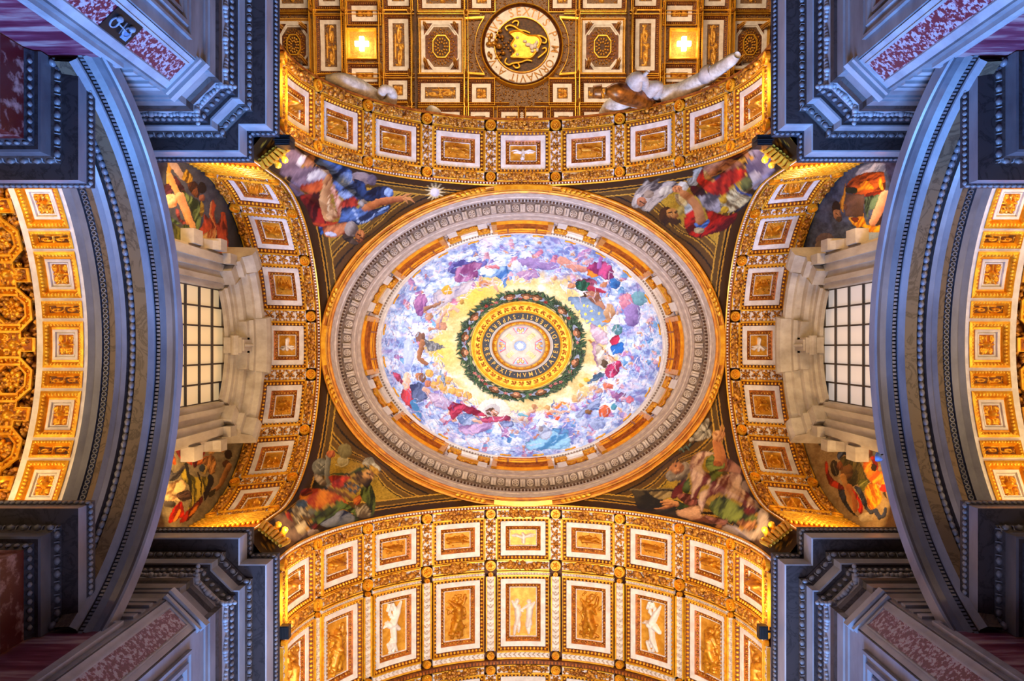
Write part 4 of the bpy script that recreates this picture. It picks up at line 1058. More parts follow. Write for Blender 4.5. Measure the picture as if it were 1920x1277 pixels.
# side arches
RS, CS = 4.3, 20.55
PS = 1.80
US_END = RS * PI / 2 + 2.4
SIDE_S = {}
for sg, lab in ((-1, 'narrow gilded coffered arch over the window near the fire mosaic'), (1, 'narrow gilded coffered arch over the window near the brown tablet mosaic')):
    S = Arch('X', sg, RS, CS, 4.55, 6.26, 8.45)
    SIDE_S[sg] = S
    A = thing('coffered_arch', lab, 'arch', (sg * 7.3, 0, 18.0))
    arch_body(A, S, US_END, 6.26, 8.45)
    edge_band(A, S, US_END, 6.26, 1, 190)
    SK = lambda k: ('dove', True) if k == 0 else (('beast', False) if abs(k) % 2 else ('putto', False))
    row(A, S, list(range(-3, 4)), PS, 0.59, 6.84, 7.97, rng, SK, 0.36, [(6.44, 6.7, 'garland'), (8.11, 8.36, 'garland')], white_w=.15, bev=.135, rot=1)
    # lowest bands beside the cornice
    for s2 in (-1, 1):
        a, b = sorted((s2 * 6.5, s2 * 9.0))
        mb = MB(); plate(mb, a, b, 6.45, 8.38, -0.04, 6, 2)
        o = mb.build('foot_panel', 'ochre', A, S)
        mb = MB()
        for q in range(5):
            u = s2 * (6.62 + q * .24)
            box(mb, u - .02, u + .02, 6.45, 8.36, -.04, .05, 1)
            balls(mb, [(u + s2 * .12, v, 0.0) for v in np.arange(6.52, 8.36, .125)], (.07, .05, .06), B1)
        mb.build('egg_and_dart', 'gold_bright', o, S, smooth=True, stuff=True)

# ------------------------------------------------------------------ ring cornice under the drum
def ell_loft(prof, n=180):
    th = np.linspace(0, 2 * PI, n, endpoint=False)
    return up(np.array([[(a * math.cos(t), b * math.sin(t), H) for a, b, H in prof] for t in th]))


def ell_mb(prof, n=180):
    mb = MB(); loft(mb, ell_loft(prof, n), True, False); return mb


RG = thing('dome_ring', 'oval white stucco cornice with rosettes carrying the dome', 'cornice', (0, 0, 25))
g = ell_mb([(6.30, 5.02, 24.80), (6.24, 4.96, 24.78), (6.20, 4.92, 24.86), (6.19, 4.91, 24.98), (6.15, 4.87, 24.94), (6.12, 4.84, 25.02), (6.11, 4.83, 25.12), (6.08, 4.80, 25.10), (6.065, 4.79, 25.2)])
g = g.build('gilded_torus', 'torus_gold', RG, smooth=True)
ell_mb([(6.262, 4.982, 24.775), (6.255, 4.975, 24.745), (6.24, 4.96, 24.765)]).build('bright_line', 'gold_bright', g)
ell_mb([(6.165, 4.885, 24.95), (6.15, 4.87, 24.91), (6.135, 4.855, 24.97)]).build('bright_line', 'gold_bright', g)
fa = ell_mb([(6.065, 4.79, 25.2), (6.05, 4.775, 25.7), (6.02, 4.745, 25.72), (6.02, 4.745, 26.15), (5.97, 4.70, 26.17)])
fa.build('fascia', 'stucco_grey', RG)
dn = MB(); EW = EllWall(6.02, 4.745)
for i in range(300):
    u = EW.L * i / 300
    box(dn, u - .032, u + .032, 26.0, 26.14, 0, 0.055, 1)
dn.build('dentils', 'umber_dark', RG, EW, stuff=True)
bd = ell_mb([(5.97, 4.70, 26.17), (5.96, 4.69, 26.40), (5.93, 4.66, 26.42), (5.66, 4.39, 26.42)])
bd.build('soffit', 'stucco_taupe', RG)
co = ell_mb([(5.66, 4.39, 26.42), (5.655, 4.385, 26.75), (5.62, 4.35, 26.78), (5.62, 4.35, 27.25), (5.56, 4.31, 27.35), (5.56, 4.31, 27.5), (5.95, 4.62, 27.5)])
co.build('corona', 'stucco_grey', RG)
ES = EllSoffit(5.94, 4.67, 26.42)
NR = 68
for i in range(NR):
    u = ES.L * (i + .5) / NR
    mb = MB(); ring(mb, u, .135, .085, .125, 0.0, .03, 14); 
    rosette(mb, u, .135, .1, .02, 6)
    mb.build('rosette', 'stucco_grey', RG, ES, smooth=False)
    u = ES.L * i / NR
    mb = MB()
    box(mb, u - .085, u + .085, .02, .26, 0.0, .07, 1); box(mb, u - .07, u - .01, .02, .25, .07, .12, 1); box(mb, u + .01, u + .07, .02, .25, .07, .12, 1)
    mb.build('console', 'stucco_grey', RG, ES)
rec = MB()
for i in range(NR):
    u = ES.L * (i + .5) / NR
    frame(rec, u - .135, u + .135, .0, .27, [(0, .012), (.006, .02), (.02, .02), (.028, .002)], 2)
for i in range(NR):
    u = ES.L * (i + .5) / NR
    plate(rec, u - .14, u + .14, .0, .27, .004, 1, 1)
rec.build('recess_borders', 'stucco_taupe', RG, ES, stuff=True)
# small gilded clasps where the ring touches the arches, gilded acanthus tufts
for (ax, ay) in ((1, 0), (-1, 0), (0, 1), (0, -1)):
    mb = MB()
    t = math.atan2(ay, ax)
    EC = EllWall(6.2, 4.92); u = EC.arc(t % (2 * PI))
    L = .62 if ax else .9
    frame(mb, u - L, u + L, 24.72, 25.16, [(0, -.05), (0, .09), (.07, .09), (.1, .04)], 4)
    o = mb.build('clasp', 'gold', RG, EC)
    mb = MB(); plate(mb, u - L + .1, u + L - .1, 24.8, 25.08, .045, 4, 1)
    mb.build('clasp_panel', 'stucco' if ax else 'ochre', o, EC)
for t0 in (0, PI / 2, PI, 3 * PI / 2):
    for sg in (-1, 1):
        t = t0 + sg * (.2 if t0 in (0, PI) else .2)
        EC = EllWall(6.26, 4.97); u = EC.arc(t % (2 * PI)); mb = MB()
        for k in range(6):
            uu = u + sg * k * .16
            for s2 in (-1, 1):
                balls(mb, [(uu, 24.72 + s2 * .06 * (1 + .2 * k) + .03 * k, .08)], (.11, .045, .05), B1, [s2 * .7 * sg])
        mb.build('acanthus_tuft', 'gold_bright', RG, EC, smooth=True)

# ------------------------------------------------------------------ drum with windows
DR = thing('drum', 'oval drum of gilded window hoods and white pilasters under the painted dome', 'drum', (0, 0, 27.5))
ell_mb([(5.92, 4.64, 27.3), (5.92, 4.64, 31.05)]).build('drum_wall', 'stucco', DR)
EDR = EllWall(5.86, 4.58)
cn = ell_mb([(5.92, 4.64, 30.6), (5.80, 4.53, 30.62), (5.80, 4.53, 30.8), (5.70, 4.44, 30.85), (5.70, 4.44, 30.98), (5.58, 4.36, 31.02), (5.56, 4.36, 31.15), (5.52, 4.37, 31.18), (5.50, 4.36, 31.32)])
cn.build('drum_cornice', 'stucco', DR)
dn = MB(); EC = EllWall(5.70, 4.44)
for i in range(280):
    u = EC.L * i / 280
    box(dn, u - .03, u + .03, 30.86, 30.97, 0, .06, 1)
dn.build('dentils', 'stucco_taupe', DR, EC, stuff=True)
hood_t = [0, 48.6, 90, 131.4, 180, 228.6, 270, 311.4]
rngd = random.Random(5)
for t in hood_t:
    u = EDR.arc(math.radians(t)); L = 1.06
    mb = MB()
    for (v0, v1, h0, h1, k) in ((27.9, 28.25, 0, .2, .94), (28.25, 28.5, 0, .27, .97), (28.5, 28.75, 0, .22, .93), (28.75, 29.2, 0, .16, .9), (29.2, 29.45, 0, .27, .97), (29.45, 29.62, 0, .33, 1.0), (29.62, 30.05, 0, .24, .96), (30.05, 30.2, 0, .3, .98), (30.2, 30.55, 0, .22, .92)):
        box(mb, u - L * k, u + L * k, v0, v1, h0, h1, 6)
    hood = mb.build('window_hood', 'gold_bright', DR, EDR)
    for sg in (-1, 1):
        mb = MB(); box(mb, u + sg * L * .98 - .1, u + sg * L * .98 + .1, 27.9, 30.3, 0, .3, 1)
        mb.build('hood_return', 'gold', hood, EDR)
    mb = MB()
    for sg in (-1, 1):
        box(mb, u + sg * .55 - .03, u + sg * .55 + .03, 28.9, 30.1, .2, .36, 1)
    for v in (28.35, 28.9, 29.55, 30.1):
        box(mb, u - L * .9, u + L * .9, v - .02, v + .02, .2, .35, 6)
    mb.build('hood_lines', 'ochre', hood, EDR)
    mb = MB(); plate(mb, u - .8, u + .8, 27.3, 27.95, .05, 4, 1)
    mb.build('window_glass', 'window_white', hood, EDR)
    # painted shield and figures beside each hood
    for sg in (-1, 1):
        mb = MB()
        C = [(u + sg * (L + .2 + rngd.uniform(-.1, .1)), 27.6 + rngd.random() * 1.6, .04) for _ in range(12)]
        balls(mb, C, (.08, .14, .06), B1)
        mb.build('stucco_ornament', 'stucco', DR, EDR, smooth=True, stuff=True)
        mb = MB(); plate(mb, u + sg * (L + .02), u + sg * (L + .42), 27.4, 29.7, .012, 2, 1)
        mb.build('blue_panel', 'blue_panel', DR, EDR)
    # pilasters to the right of each hood
hood_u = [EDR.arc(math.radians(t)) for t in hood_t] + [EDR.L]
for k in range(8):
    a, b = hood_u[k], hood_u[k + 1]
    for f in (0.36, 0.64):
        u = a + (b - a) * f
        mb = MB(); box(mb, u - .17, u + .17, 27.4, 29.35, 0, .16, 2)
        pl = mb.build('pilaster', 'window_white', DR, EDR)
        mb = MB()
        for q in range(10):
            balls(mb, [(u + rngd.uniform(-.2, .2), 29.5 + rngd.uniform(-.12, .45), .18)], (.09, .09, .08), B1)
        box(mb, u - .24, u + .24, 29.95, 30.1, 0, .26, 2)
        mb.build('capital', 'gold', pl, EDR, smooth=True)
    u = a + (b - a) * .5
    mb = MB(); box(mb, u - .5, u + .5, 29.45, 29.75, 0, .13, 3)
    nb = mb.build('niche_band', 'gold_bright', DR, EDR)
    mb = MB()
    for q in range(14):
        balls(mb, [(u + (q - 6.5) * .06, 29.0 + .14 * math.sin(q * 1.1), .09)], (.06, .08, .06), B1)
    mb.build('festoon', 'gold', nb, EDR, smooth=True, stuff=True)
    mb = MB(); frame(mb, u - .42, u + .42, 27.5, 28.75, [(0, 0), (0, .06), (.06, .06), (.09, .0)], 3)
    mb.build('niche_frame', 'stucco_grey', nb, EDR)
# gilded tufts along the foot of the dome
EC = EllWall(5.49, 4.35)
for i in range(24):
    mb = MB(); u = EC.L * (i + .5) / 24
    for q in range(7):
        balls(mb, [(u + (q - 3) * .06, 31.45 + .05 * math.cos(q * 1.3), .02)], (.05, .05, .04), B1)
    mb.build('gilded_tuft', 'gold', DR, EC, smooth=True)

# ------------------------------------------------------------------ dome
DA, DB, DH, DR_ = 5.50, 4.36, 31.32, 5.2
T_OC = math.radians(66)
def dome_pt(th, s, h=0.0):
    """s = 0 at the foot, 1 at the oculus"""
    t = s * T_OC
    asp = DB / DA + (0.877 - DB / DA) * s ** 2.0
    x = (DA - h) * np.cos(t)
    return np.stack([x * np.cos(th), x * asp * np.sin(th), DH + (DR_ - h) * np.sin(t) + EYE], -1)


class DomeS:
    """u = arc at the oculus rim, v = outwards from the oculus along the shell"""
    def __call__(s, u, v, h):
        return dome_pt(u / 2.1, 1 - v / 5.7, h)


DO = thing('dome', 'painted oval dome with angels on blue clouds round a gilded oculus', 'dome', (0, 0, 31.3))
nth, ns = 1000, 210
TH, SS = np.meshgrid(np.linspace(0, 2 * PI, nth, endpoint=False), np.linspace(0, 1, ns), indexing='ij')
P = dome_pt(TH, SS)
X, Y = pix(P); X = X.ravel(); Y = Y.ravel()
rho = np.sqrt(((X - 979) / 264.5) ** 2 + ((Y - 648.5) / 208.5) ** 2)
ang = np.arctan2((Y - 648.5) / 208.5, (X - 979) / 264.5)
def ramp(x, stops):
    xs = [s_[0] for s_ in stops]; cs = np.array([lin(s_[1]) for s_ in stops])
    return np.stack([np.interp(x, xs, cs[:, i]) for i in range(3)], -1)
sw = fbm(ang * 5 + rho * 3, rho * 7 - ang * 1.3, 31, 4)
n1 = fbm(X / 26, Y / 15, 41, 5)
n2 = fbm(X / 5.0, Y / 4.0, 51, 4)
n3 = fbm(X / 2.6, Y / 2.6, 61, 2)
base = ramp(np.clip(.5 + (n1 - .5) * 1.9 + (n2 - .5) * 1.0, 0, 1), [(0.1, '#6c7cc0'), (.3, '#8cacde'), (.45, '#b6bee6'), (.55, '#a4c8f0'), (.7, '#d6e0f4'), (.95, '#f0f0f6')])
inner = ramp(np.clip(.5 + (n1 - .5) * 1.6 + (n3 - .5) * .3, 0, 1), [(0, '#c8a868'), (.45, '#dcc690'), (.7, '#e6d8b0'), (1, '#e8ddc4')])
edge = np.clip((rho + (n1 - .5) * .34 + (sw - .5) * .16 - .6) / .09, 0, 1)[:, None]
base = inner * (1 - edge) + base * edge
# warm glows in the cream zone
for (cx, cy, r, c) in ((885, 548, 55, '#e8bc38'), (812, 660, 40, '#ecc02c'), (700, 650, 1, '#ecc02c')):
    gg = np.exp(-((X - cx) ** 2 + ((Y - cy) * 1.3) ** 2) / r ** 2)[:, None] * .8 * (1 - edge)
    base = base * (1 - gg) + lin(c) * gg
# violet shadows of the cloud bank
vi = np.clip((fbm(X / 18, Y / 11, 71, 4) - .55) * 5, 0, 1)[:, None] * edge * .4
base = base * (1 - vi) + lin('#a87cc0') * vi
dk = np.clip((fbm(X / 7, Y / 5, 75, 3) - .62) * 6, 0, 1)[:, None] * edge * .5
base = base * (1 - dk) + lin('#5670b8') * dk
# anonymous crowd of small figures in the cloud ring
rp = random.Random(23)
ops = []
FL = ['#e0b094', '#d89878', '#eac4a8']; DRP = [('#c48cc0', '#7a5498'), ('#8ea6e4', '#4c64b0'), ('#d890a8', '#984c74'), ('#c8d4f4', '#7c8cc4'), ('#a89ad8', '#6a5ca8'), ('#e0b8c8', '#a8708c'), ('#7cb0e0', '#3c74b4')]
for i in range(150):
    t = rp.uniform(0, 2 * PI); rr = rp.uniform(.62, .97)
    cx, cy = 979 + 264.5 * rr * math.cos(t), 648.5 + 208.5 * rr * math.sin(t)
    d1, d2 = rp.choice(DRP); a = math.degrees(t) + rp.uniform(-50, 50); s_ = rp.uniform(.7, 1.4)
    ca, sa = math.cos(math.radians(a)), math.sin(math.radians(a))
    ops.append(('e', (cx, cy, 9 * s_, 4.2 * s_, a), d1, d2))
    ops.append(('e', (cx - 4 * ca, cy - 4 * sa + 3, 6 * s_, 3 * s_, a + 40), *rp.choice(DRP)))
    ops.append(('l', [(cx - 6 * ca * s_, cy - 6 * sa * s_), (cx - 11 * ca * s_ + 3, cy - 11 * sa * s_)], 2.8 * s_, 1.6, rp.choice(FL), '#a06a58'))
    ops.append(('e', (cx - 10 * ca * s_, cy - 10 * sa * s_ - 1, 2.5 * s_, 2.3 * s_, 0), rp.choice(FL), '#8a5848'))
paint(X, Y, base, ops, warp=3.0)
# fine strokes of the brush
rb = random.Random(77); ops = []
for i in range(1500):
    t = rb.uniform(0, 2 * PI); rr = rb.uniform(.58, 1.0)
    cx, cy = 979 + 264.5 * rr * math.cos(t), 648.5 + 208.5 * rr * math.sin(t)
    a = t + PI / 2 + rb.uniform(-.9, .9); l = rb.uniform(3, 9); bnd = rb.uniform(-2.5, 2.5)
    c1 = rb.choice(['#f4f4fc', '#d0d8f4', '#c8d8f4', '#5c70b4', '#7a64a8', '#8898cc', '#e4c0cc', '#a8d0f0', '#46589c', '#eadce8'])
    ops.append(('l', [(cx - l * math.cos(a), cy - l * math.sin(a)), (cx + bnd * math.sin(a), cy - bnd * math.cos(a)), (cx + l * math.cos(a), cy + l * math.sin(a))], 2.0, .8, c1, c1, .55))
paint(X, Y, base, ops)
for frm, ops_ in DOME_SHEETS:
    paint(X, Y, base, ops_, frm, 2.6)
paint(X, Y, base, ops[::3])
fine = 1 + .34 * (fbm(X / 1.7, Y / 1.7, 91, 2) - .5)[:, None] + .25 * (fbm(X / 4.5, Y / 3.0, 95, 3) - .5)[:, None]
base = np.clip(base * fine, 0, 1)
mb = MB(); loft(mb, P, True, False)
mb.build('painted_shell', 'mosaic', DO, colors=base, smooth=True)

# oculus collar
OC = lambda prof, n=120: ell_mb(prof, n)
oc = OC([(2.27, 2.0, 35.95), (2.25, 1.985, 35.85), (2.2, 1.94, 35.84), (2.17, 1.91, 35.95), (2.1, 1.84, 36.02), (1.92, 1.65, 36.1), (1.86, 1.59, 36.1), (1.83, 1.56, 36.05), (1.78, 1.51, 36.12), (1.76, 1.49, 36.3)])
ocp = oc.build('oculus_collar', 'gold_bright', DO, smooth=False)
for i in range(36):
    t = 2 * PI * i / 36
    M_ = Plane((2.01 * math.cos(t), 1.745 * math.sin(t), 36.06), (-math.sin(t), math.cos(t), 0), (math.cos(t), math.sin(t), 0), (0, 0, -1))
    mb = MB(); rosette(mb, 0, .02, .13, 0.0, 5); balls(mb, [(-.07, -.1, 0), (.07, -.1, 0), (0, .13, 0)], (.06, .04, .03), B0)
    mb.build('fleuron', 'ochre', ocp, M_, smooth=True)
bandp = OC([(1.76, 1.49, 36.3), (1.45, 1.2, 36.42)]).build('inscription_band', 'ink', DO)
# lettering
FONT_CACHE = {}
def letter_mesh(ch, size, width=1.0, extr=0.008):
    k = (ch, size, width)
    if k in FONT_CACHE:
        return FONT_CACHE[k]
    c = bpy.data.curves.new('letter', 'FONT'); c.body = ch; c.size = size; c.extrude = extr
    c.align_x = 'CENTER'; c.align_y = 'CENTER'; c.resolution_u = 3; c.offset = 0.004 * size
    o = bpy.data.objects.new('tmp', c); COL.objects.link(o)
    bpy.context.view_layer.update()
    me = bpy.data.meshes.new_from_object(o.evaluated_get(bpy.context.evaluated_depsgraph_get()))
    bpy.data.objects.remove(o)
    for vtx in me.vertices:
        vtx.co.x *= width
    me.materials.clear()
    FONT_CACHE[k] = me
    return me


def put_letter(ch, parent, pos, right, upv, out, size, mt, width=1.0):
    me = letter_mesh(ch, size, width)
    M = Matrix(((right[0], upv[0], out[0], pos[0]), (right[1], upv[1], out[1], pos[1]), (right[2], upv[2], out[2], pos[2] + EYE), (0, 0, 0, 1)))
    if parent.get('_loc') is not None:
        pass
    return link('letter' if ch.isalpha() else 'star', me, mt, parent, M=M)


# clockwise start angle: the words run from the left side, along the bottom, to the right and over the top
words = 'RESPEXIT*HVMILITATEM*DISPERSIT*SVPERBOS*'
n = len(words)
e0, rx_, ry_ = math.radians(179), 1.605, 1.345
EB = EllWall(rx_, ry_)
wd = np.array([{'I': .62, '*': .6, 'M': 1.3, 'H': 1.1}.get(c, 1.0) for c in words]); pos = np.cumsum(wd) - wd / 2; pos = pos / wd.sum()
for ch, f in zip(words, pos):
    # in the picture y points down, so running left -> bottom -> right means a falling angle
    u = EB.arc(e0) - f * EB.L
    t = float(EB.ang(np.array([(u) % EB.L]))[0])
    p = (rx_ * math.cos(t), ry_ * math.sin(t), 36.345)
    nx, ny = math.cos(t) / rx_, math.sin(t) / ry_; k = math.hypot(nx, ny); nx /= k; ny /= k
    upv = Vector((-nx, -ny, .32)).normalized(); rt = Vector((ny, -nx, 0)); out = rt.cross(upv)
    if out.z > 0:
        out = -out
    me_c = '\u00b7' if ch == '*' else ch
    put_letter(me_c, bandp, p, rt, upv, out, .30, 'gold_pale', .86)
wr = OC([(1.45, 1.2, 36.42), (1.43, 1.19, 36.4), (1.42, 1.185, 36.9), (1.40, 1.18, 37.0), (1.40, 1.175, 38.6)]).build('white_collar', 'window_white', DO)
gi = OC([(1.40, 1.175, 38.6), (1.36, 1.16, 38.55), (1.30, 1.11, 38.7), (1.2, 1.05, 38.7), (1.17, 1.03, 38.8)]).build('gilded_inner_ring', 'gold', DO)
mb = MB()
for i in range(22):
    t = 2 * PI * i / 22
    balls(mb, up(np.array([[1.27 * math.cos(t), 1.1 * math.sin(t), 38.66]])), (.07, .07, .04), B1)
mb.build('bosses', 'gold_pale', gi, smooth=True, stuff=True)
# lantern
LN = thing('lantern', 'small white lantern ceiling with a blue sun and four red framed windows above the oculus', 'lantern', (0, 0, 38.8))
OC([(1.17, 1.03, 38.8), (1.15, 1.0, 39.0), (1.15, 1.0, 41.0), (.9, .8, 42.6), (.55, .5, 43.6), (.001, .001, 44.0)]).build('lantern_ceiling', 'stucco', LN, smooth=True)
sun = thing_part = None
mb = MB(); disc(mb, 0, 0, .33, 0, 32)
PL = Plane((-.03, 0, 43.3), (1, 0, 0), (0, .82, 0), (0, 0, -1))
sn = mb.build('sun_disc', 'blue_enamel', LN, PL)
mb = MB(); balls(mb, [(0, 0, .02)], (.17, .17, .04), B2)
for i in range(18):
    a = 2 * PI * i / 18
    mb.add([(.15 * math.cos(a - .1), .15 * math.sin(a - .1), .03), (.15 * math.cos(a + .1), .15 * math.sin(a + .1), .03), (.28 * math.cos(a), .28 * math.sin(a), .03)], t=[(0, 1, 2)])
mb.build('sun_rays', 'stucco', sn, PL)
for (ax, ay) in ((1, 0), (-1, 0), (0, 1), (0, -1)):
    k = 1.06 if ax else .86
    M_ = Plane((-.02, 0, 41.2), (ay * 1.15, ax * 1.15, 0), (ax * k * 1.12, ay * k * 1.12, 0), (0, 0, -1))
    tp = [(-.16, .62), (.16, .62), (.40, 1.02), (-.40, 1.02)]
    mb = MB(); poly_frame(mb, tp, [(1.0, 0.0), (1.0, .05), (.78, .05), (.78, .01)])
    wf = mb.build('lantern_window', 'red_enamel', LN, M_)
    mb = MB(); poly_cap(mb, [((x) * .8, .84 + (y - .84) * .8) for x, y in tp], .012)
    mb.build('pane', 'blue_panel', wf, M_)
    mb = MB(); balls(mb, [(-.1, .85, .02), (.1, .85, .02), (0, .75, .02)], (.08, .11, .04), B1)
    mb.build('winged_head', 'flesh', wf, M_, smooth=True)
for i in range(4):
    a = PI / 4 + i * PI / 2
    M_ = Plane((-.02, 0, 42.0), (-math.sin(a), math.cos(a), 0), (math.cos(a), math.sin(a) * .85, 0), (0, 0, -1))
    mb = MB()
    for q in range(5):
        box(mb, -.12, .12, .55 + q * .11, .60 + q * .11, 0, .03, 1)
    mb.build('rib_steps', 'gold_pale', LN, M_)

# wreath of leaves round the oculus
DSF = DomeS()
rw = random.Random(4)
WR = MB(); WR2 = MB()
LV = np.array([(-.5, 0, 0), (0, -.12, .04), (.5, 0, .02), (0, .12, .04), (0, 0, .09)]); LT = np.array([(0, 1, 4), (1, 2, 4), (2, 3, 4), (3, 0, 4)])
for i in range(1100):
    u = rw.uniform(0, 2 * PI) * 2.1; v = rw.uniform(.14, .62)
    s_ = rw.uniform(.28, .52); a = rw.choice((-1, 1, 1)) * rw.uniform(.2, 1.1) + PI / 2
    if v < .3:
        a = rw.uniform(-.5, .5)
    c, sn_ = math.cos(a), math.sin(a)
    L = LV * s_
    (WR if i % 3 else WR2).add(np.stack([u + (L[:, 0] * c - L[:, 1] * sn_) * .8, v + L[:, 0] * sn_ + L[:, 1] * c, L[:, 2] + .02 + rw.random() * .04], -1), t=LT)
wre = WR.build('leaf_wreath', 'green_dark', DO, DSF, stuff=True)
wre = WR2.build('light_leaves', 'green_leaf', wre, DSF, stuff=True)
WP = [(-97, 1), (-75, 2), (-45, 2), (-15, 2), (20, 3), (52, 1), (70, 2), (95, 2), (118, 2), (140, 1), (172, 2), (190, 2), (215, 2), (238, 1), (258, 2), (275, 2)]
for deg, kd in WP:
    u = math.radians(deg) * 2.1; v = .36
    if kd >= 2:
        mb = MB(); balls(mb, [(u, v, .1)], (.15, .16, .12), B2)
        hd = mb.build('cherub_head', 'flesh', DO, DSF, smooth=True)
        mb = MB(); balls(mb, [(u + .02, v + .1, .12), (u - .1, v + .06, .1), (u + .12, v + .04, .1)], (.12, .1, .1), B1)
        mb.build('hair', 'hair', hd, DSF, smooth=True)
        mb = MB(); balls(mb, [(u - .05, v - .03, .21), (u + .05, v - .03, .21)], .018, B0)
        mb.build('eyes', 'ink', hd, DSF)
        mb = MB(); balls(mb, [(u - .24, v + .06, .06), (u + .24, v + .04, .06), (u - .22, v - .05, .05), (u + .2, v - .07, .05)], (.16, .07, .04), B1, [.4, -.4, -.3, .3])
        mb.build('wings', 'wing_grey', hd, DSF, smooth=True)
    for q in range(3 if kd == 1 else 1):
        uu = u + (.4 if kd >= 2 else (q - 1) * .2); vv = .2 + rw.random() * .2
        mb = MB(); rosette(mb, uu, vv, .1, .06, 5)
        mb.build('flower', rw.choice(['petal_pink', 'petal_red', 'petal_pink']), DO, DSF, smooth=True)

# ------------------------------------------------------------------ pendentives
def pend_grid(sx, sy, nt=170):
    """grid from the ring (t=0) to the arches (t=1); returns points, distance to ring, distance to arch edge"""
    B = []
    for a in np.linspace(0, PI / 2, 130):
        B.append((6.255, RS * math.sin(a), CS + RS * math.cos(a)))
    for z in np.linspace(CS, 18.0, 26)[1:]:
        B.append((6.255, RS, z))
    for f in np.linspace(0, 1, 10)[1:-1]:
        B.append((6.255 + (RT - 6.255) * f, RS + (4.935 - RS) * f, 18.0))
    for z in np.linspace(18.0, CT, 8)[:-1]:
        B.append((RT, 4.935, z))
    for a in np.linspace(PI / 2, 0, 160):
        B.append((RT * math.sin(a), 4.935, CT + RT * math.cos(a)))
    B = np.array(B)
    psi = np.arctan2(B[:, 1], B[:, 0])
    al = np.concatenate([[0], np.cumsum(np.linalg.norm(np.diff(B, axis=0), axis=1))]); psi = .62 * psi + .38 * PI / 2 * al / al[-1]
    # ring point in the same plan direction
    e = np.arctan2(np.sin(psi) / 4.90, np.cos(psi) / 6.18)
    A = np.stack([6.18 * np.cos(e), 4.90 * np.sin(e), np.full(len(e), 24.98)], -1)
    t = np.linspace(0, 1, nt)[None, :, None]
    xy = 1 - (1 - t) ** 1.5
    P = np.concatenate([A[:, None, :2] + (B - A)[:, None, :2] * xy, A[:, None, 2:] + (B - A)[:, None, 2:] * t], -1)
    L = np.linalg.norm(B - A, axis=1)[:, None] * np.ones((1, nt))
    tt = np.linspace(0, 1, nt)[None, :] * np.ones((len(B), 1))
    P[..., 0] *= sx; P[..., 1] *= sy
    return up(P), L * tt, B * np.array([sx, sy, 1])


def edge_dist(P, edge):
    """distance of every grid point to a boundary line"""
    Q = P.reshape(-1, 3); out = np.full(len(Q), 99.0)
    for i in range(0, len(edge), 3):
        d = np.sqrt(((Q - edge[i]) ** 2).sum(1))
        out = np.minimum(out, d)
    return out


def stripes(base, d, bands):
    for d0, d1, c in bands:
        k = (d >= d0) & (d < d1)
        base[k] = lin(c)


PEND = {}
PLAB = {(-1, -1): 'pendentive mosaic of a bearded figure in blue pointing at a white star',
        (1, -1): 'pendentive mosaic of a dark haired figure in red with open books',
        (-1, 1): 'pendentive mosaic of a mitred figure swinging a smoking censer',
        (1, 1): 'pendentive mosaic of a bearded figure in pink raising a hand to a dove'}
for (sx, sy), lab in PLAB.items():
    PN = thing('pendentive', lab, 'mosaic', (sx * 5.9, sy * 4.6, 18.2))
    P, dr, B = pend_grid(sx, sy)
    px, py = pix(P); px = px.ravel(); py = py.ravel(); dr = dr.ravel()
    db = edge_dist(P, up(B))
    n = fbm(px / 2.2, py / 2.2, 5, 2); n2 = fbm(px / 20, py / 20, 9, 3)
    base = lin('#8a6c18') + (lin('#c09a34') - lin('#8a6c18')) * np.clip(.5 + (n - .5) * 1.2 + (n2 - .5) * .9, 0, 1)[:, None]
    stripes(base, dr + .05 * (n - .5), [(0, .36, '#5c3c10'), (.36, .42, '#241606'), (.42, .60, '#604214'), (.60, .64, '#b88a2c'), (.64, .70, '#3a260a'), (.70, .74, '#a87c28'), (.74, .92, '#6a4c18'), (.92, .96, '#c49a38'), (.96, 1.0, '#2e1e08')])
    stripes(base, db + .04 * (n - .5), [(0, .30, '#42280c'), (.30, .34, '#b8862a'), (.34, .40, '#241404'), (.40, .44, '#a87c28'), (.44, .58, '#5c4214'), (.58, .62, '#c09434')])
    paint(px, py, base, PEND_OPS[(sx, sy)][1], PEND_OPS[(sx, sy)][0])
    base = np.clip(base * (.86 + .3 * (fbm(px / 1.8, py / 1.8, 33, 2) - .5))[:, None], 0, 1) ** 1.12
    mb = MB(); loft(mb, P)
    mb.build('mosaic_field', 'mosaic', PN, colors=base, smooth=True)
    # gilded scroll at the foot
    d = Vector((-sx * .62, -sy * .78, 0)).normalized(); tdir = Vector((-d.y, d.x, 0))
    c = Vector((sx * 5.93, sy * 4.52, 18.95))
    pts = []
    for k in range(26):
        a = k / 25 * 3.4 * PI; r = .20 * (1 - .72 * k / 25)
        pts.append(tuple(c + d * (r * math.cos(a) + .06) + Vector((0, 0, EYE + r * math.sin(a)))))
    mb = MB()
    tube(mb, [tuple(Vector(p) - tdir * .1) for p in pts], [.08 - .05 * k / 25 for k in range(26)], 8)
    tube(mb, [tuple(Vector(p) + tdir * .1) for p in pts], [.08 - .05 * k / 25 for k in range(26)], 8)
    for q in range(-3, 4):
        tube(mb, spline([tuple(c + tdir * q * .07 + d * .05 + Vector((0, 0, EYE + .1))), tuple(c + tdir * q * .12 + d * .2 + Vector((0, 0, EYE - .25))), tuple(c + tdir * q * .1 + d * .12 + Vector((0, 0, EYE - .6)))], 4), .05, 6)
    mb.build('gilded_scroll', 'gold_bright', PN, smooth=True)

# ------------------------------------------------------------------ piers
def offs(path, d):
    return [(x + d, y + d) for x, y in path]


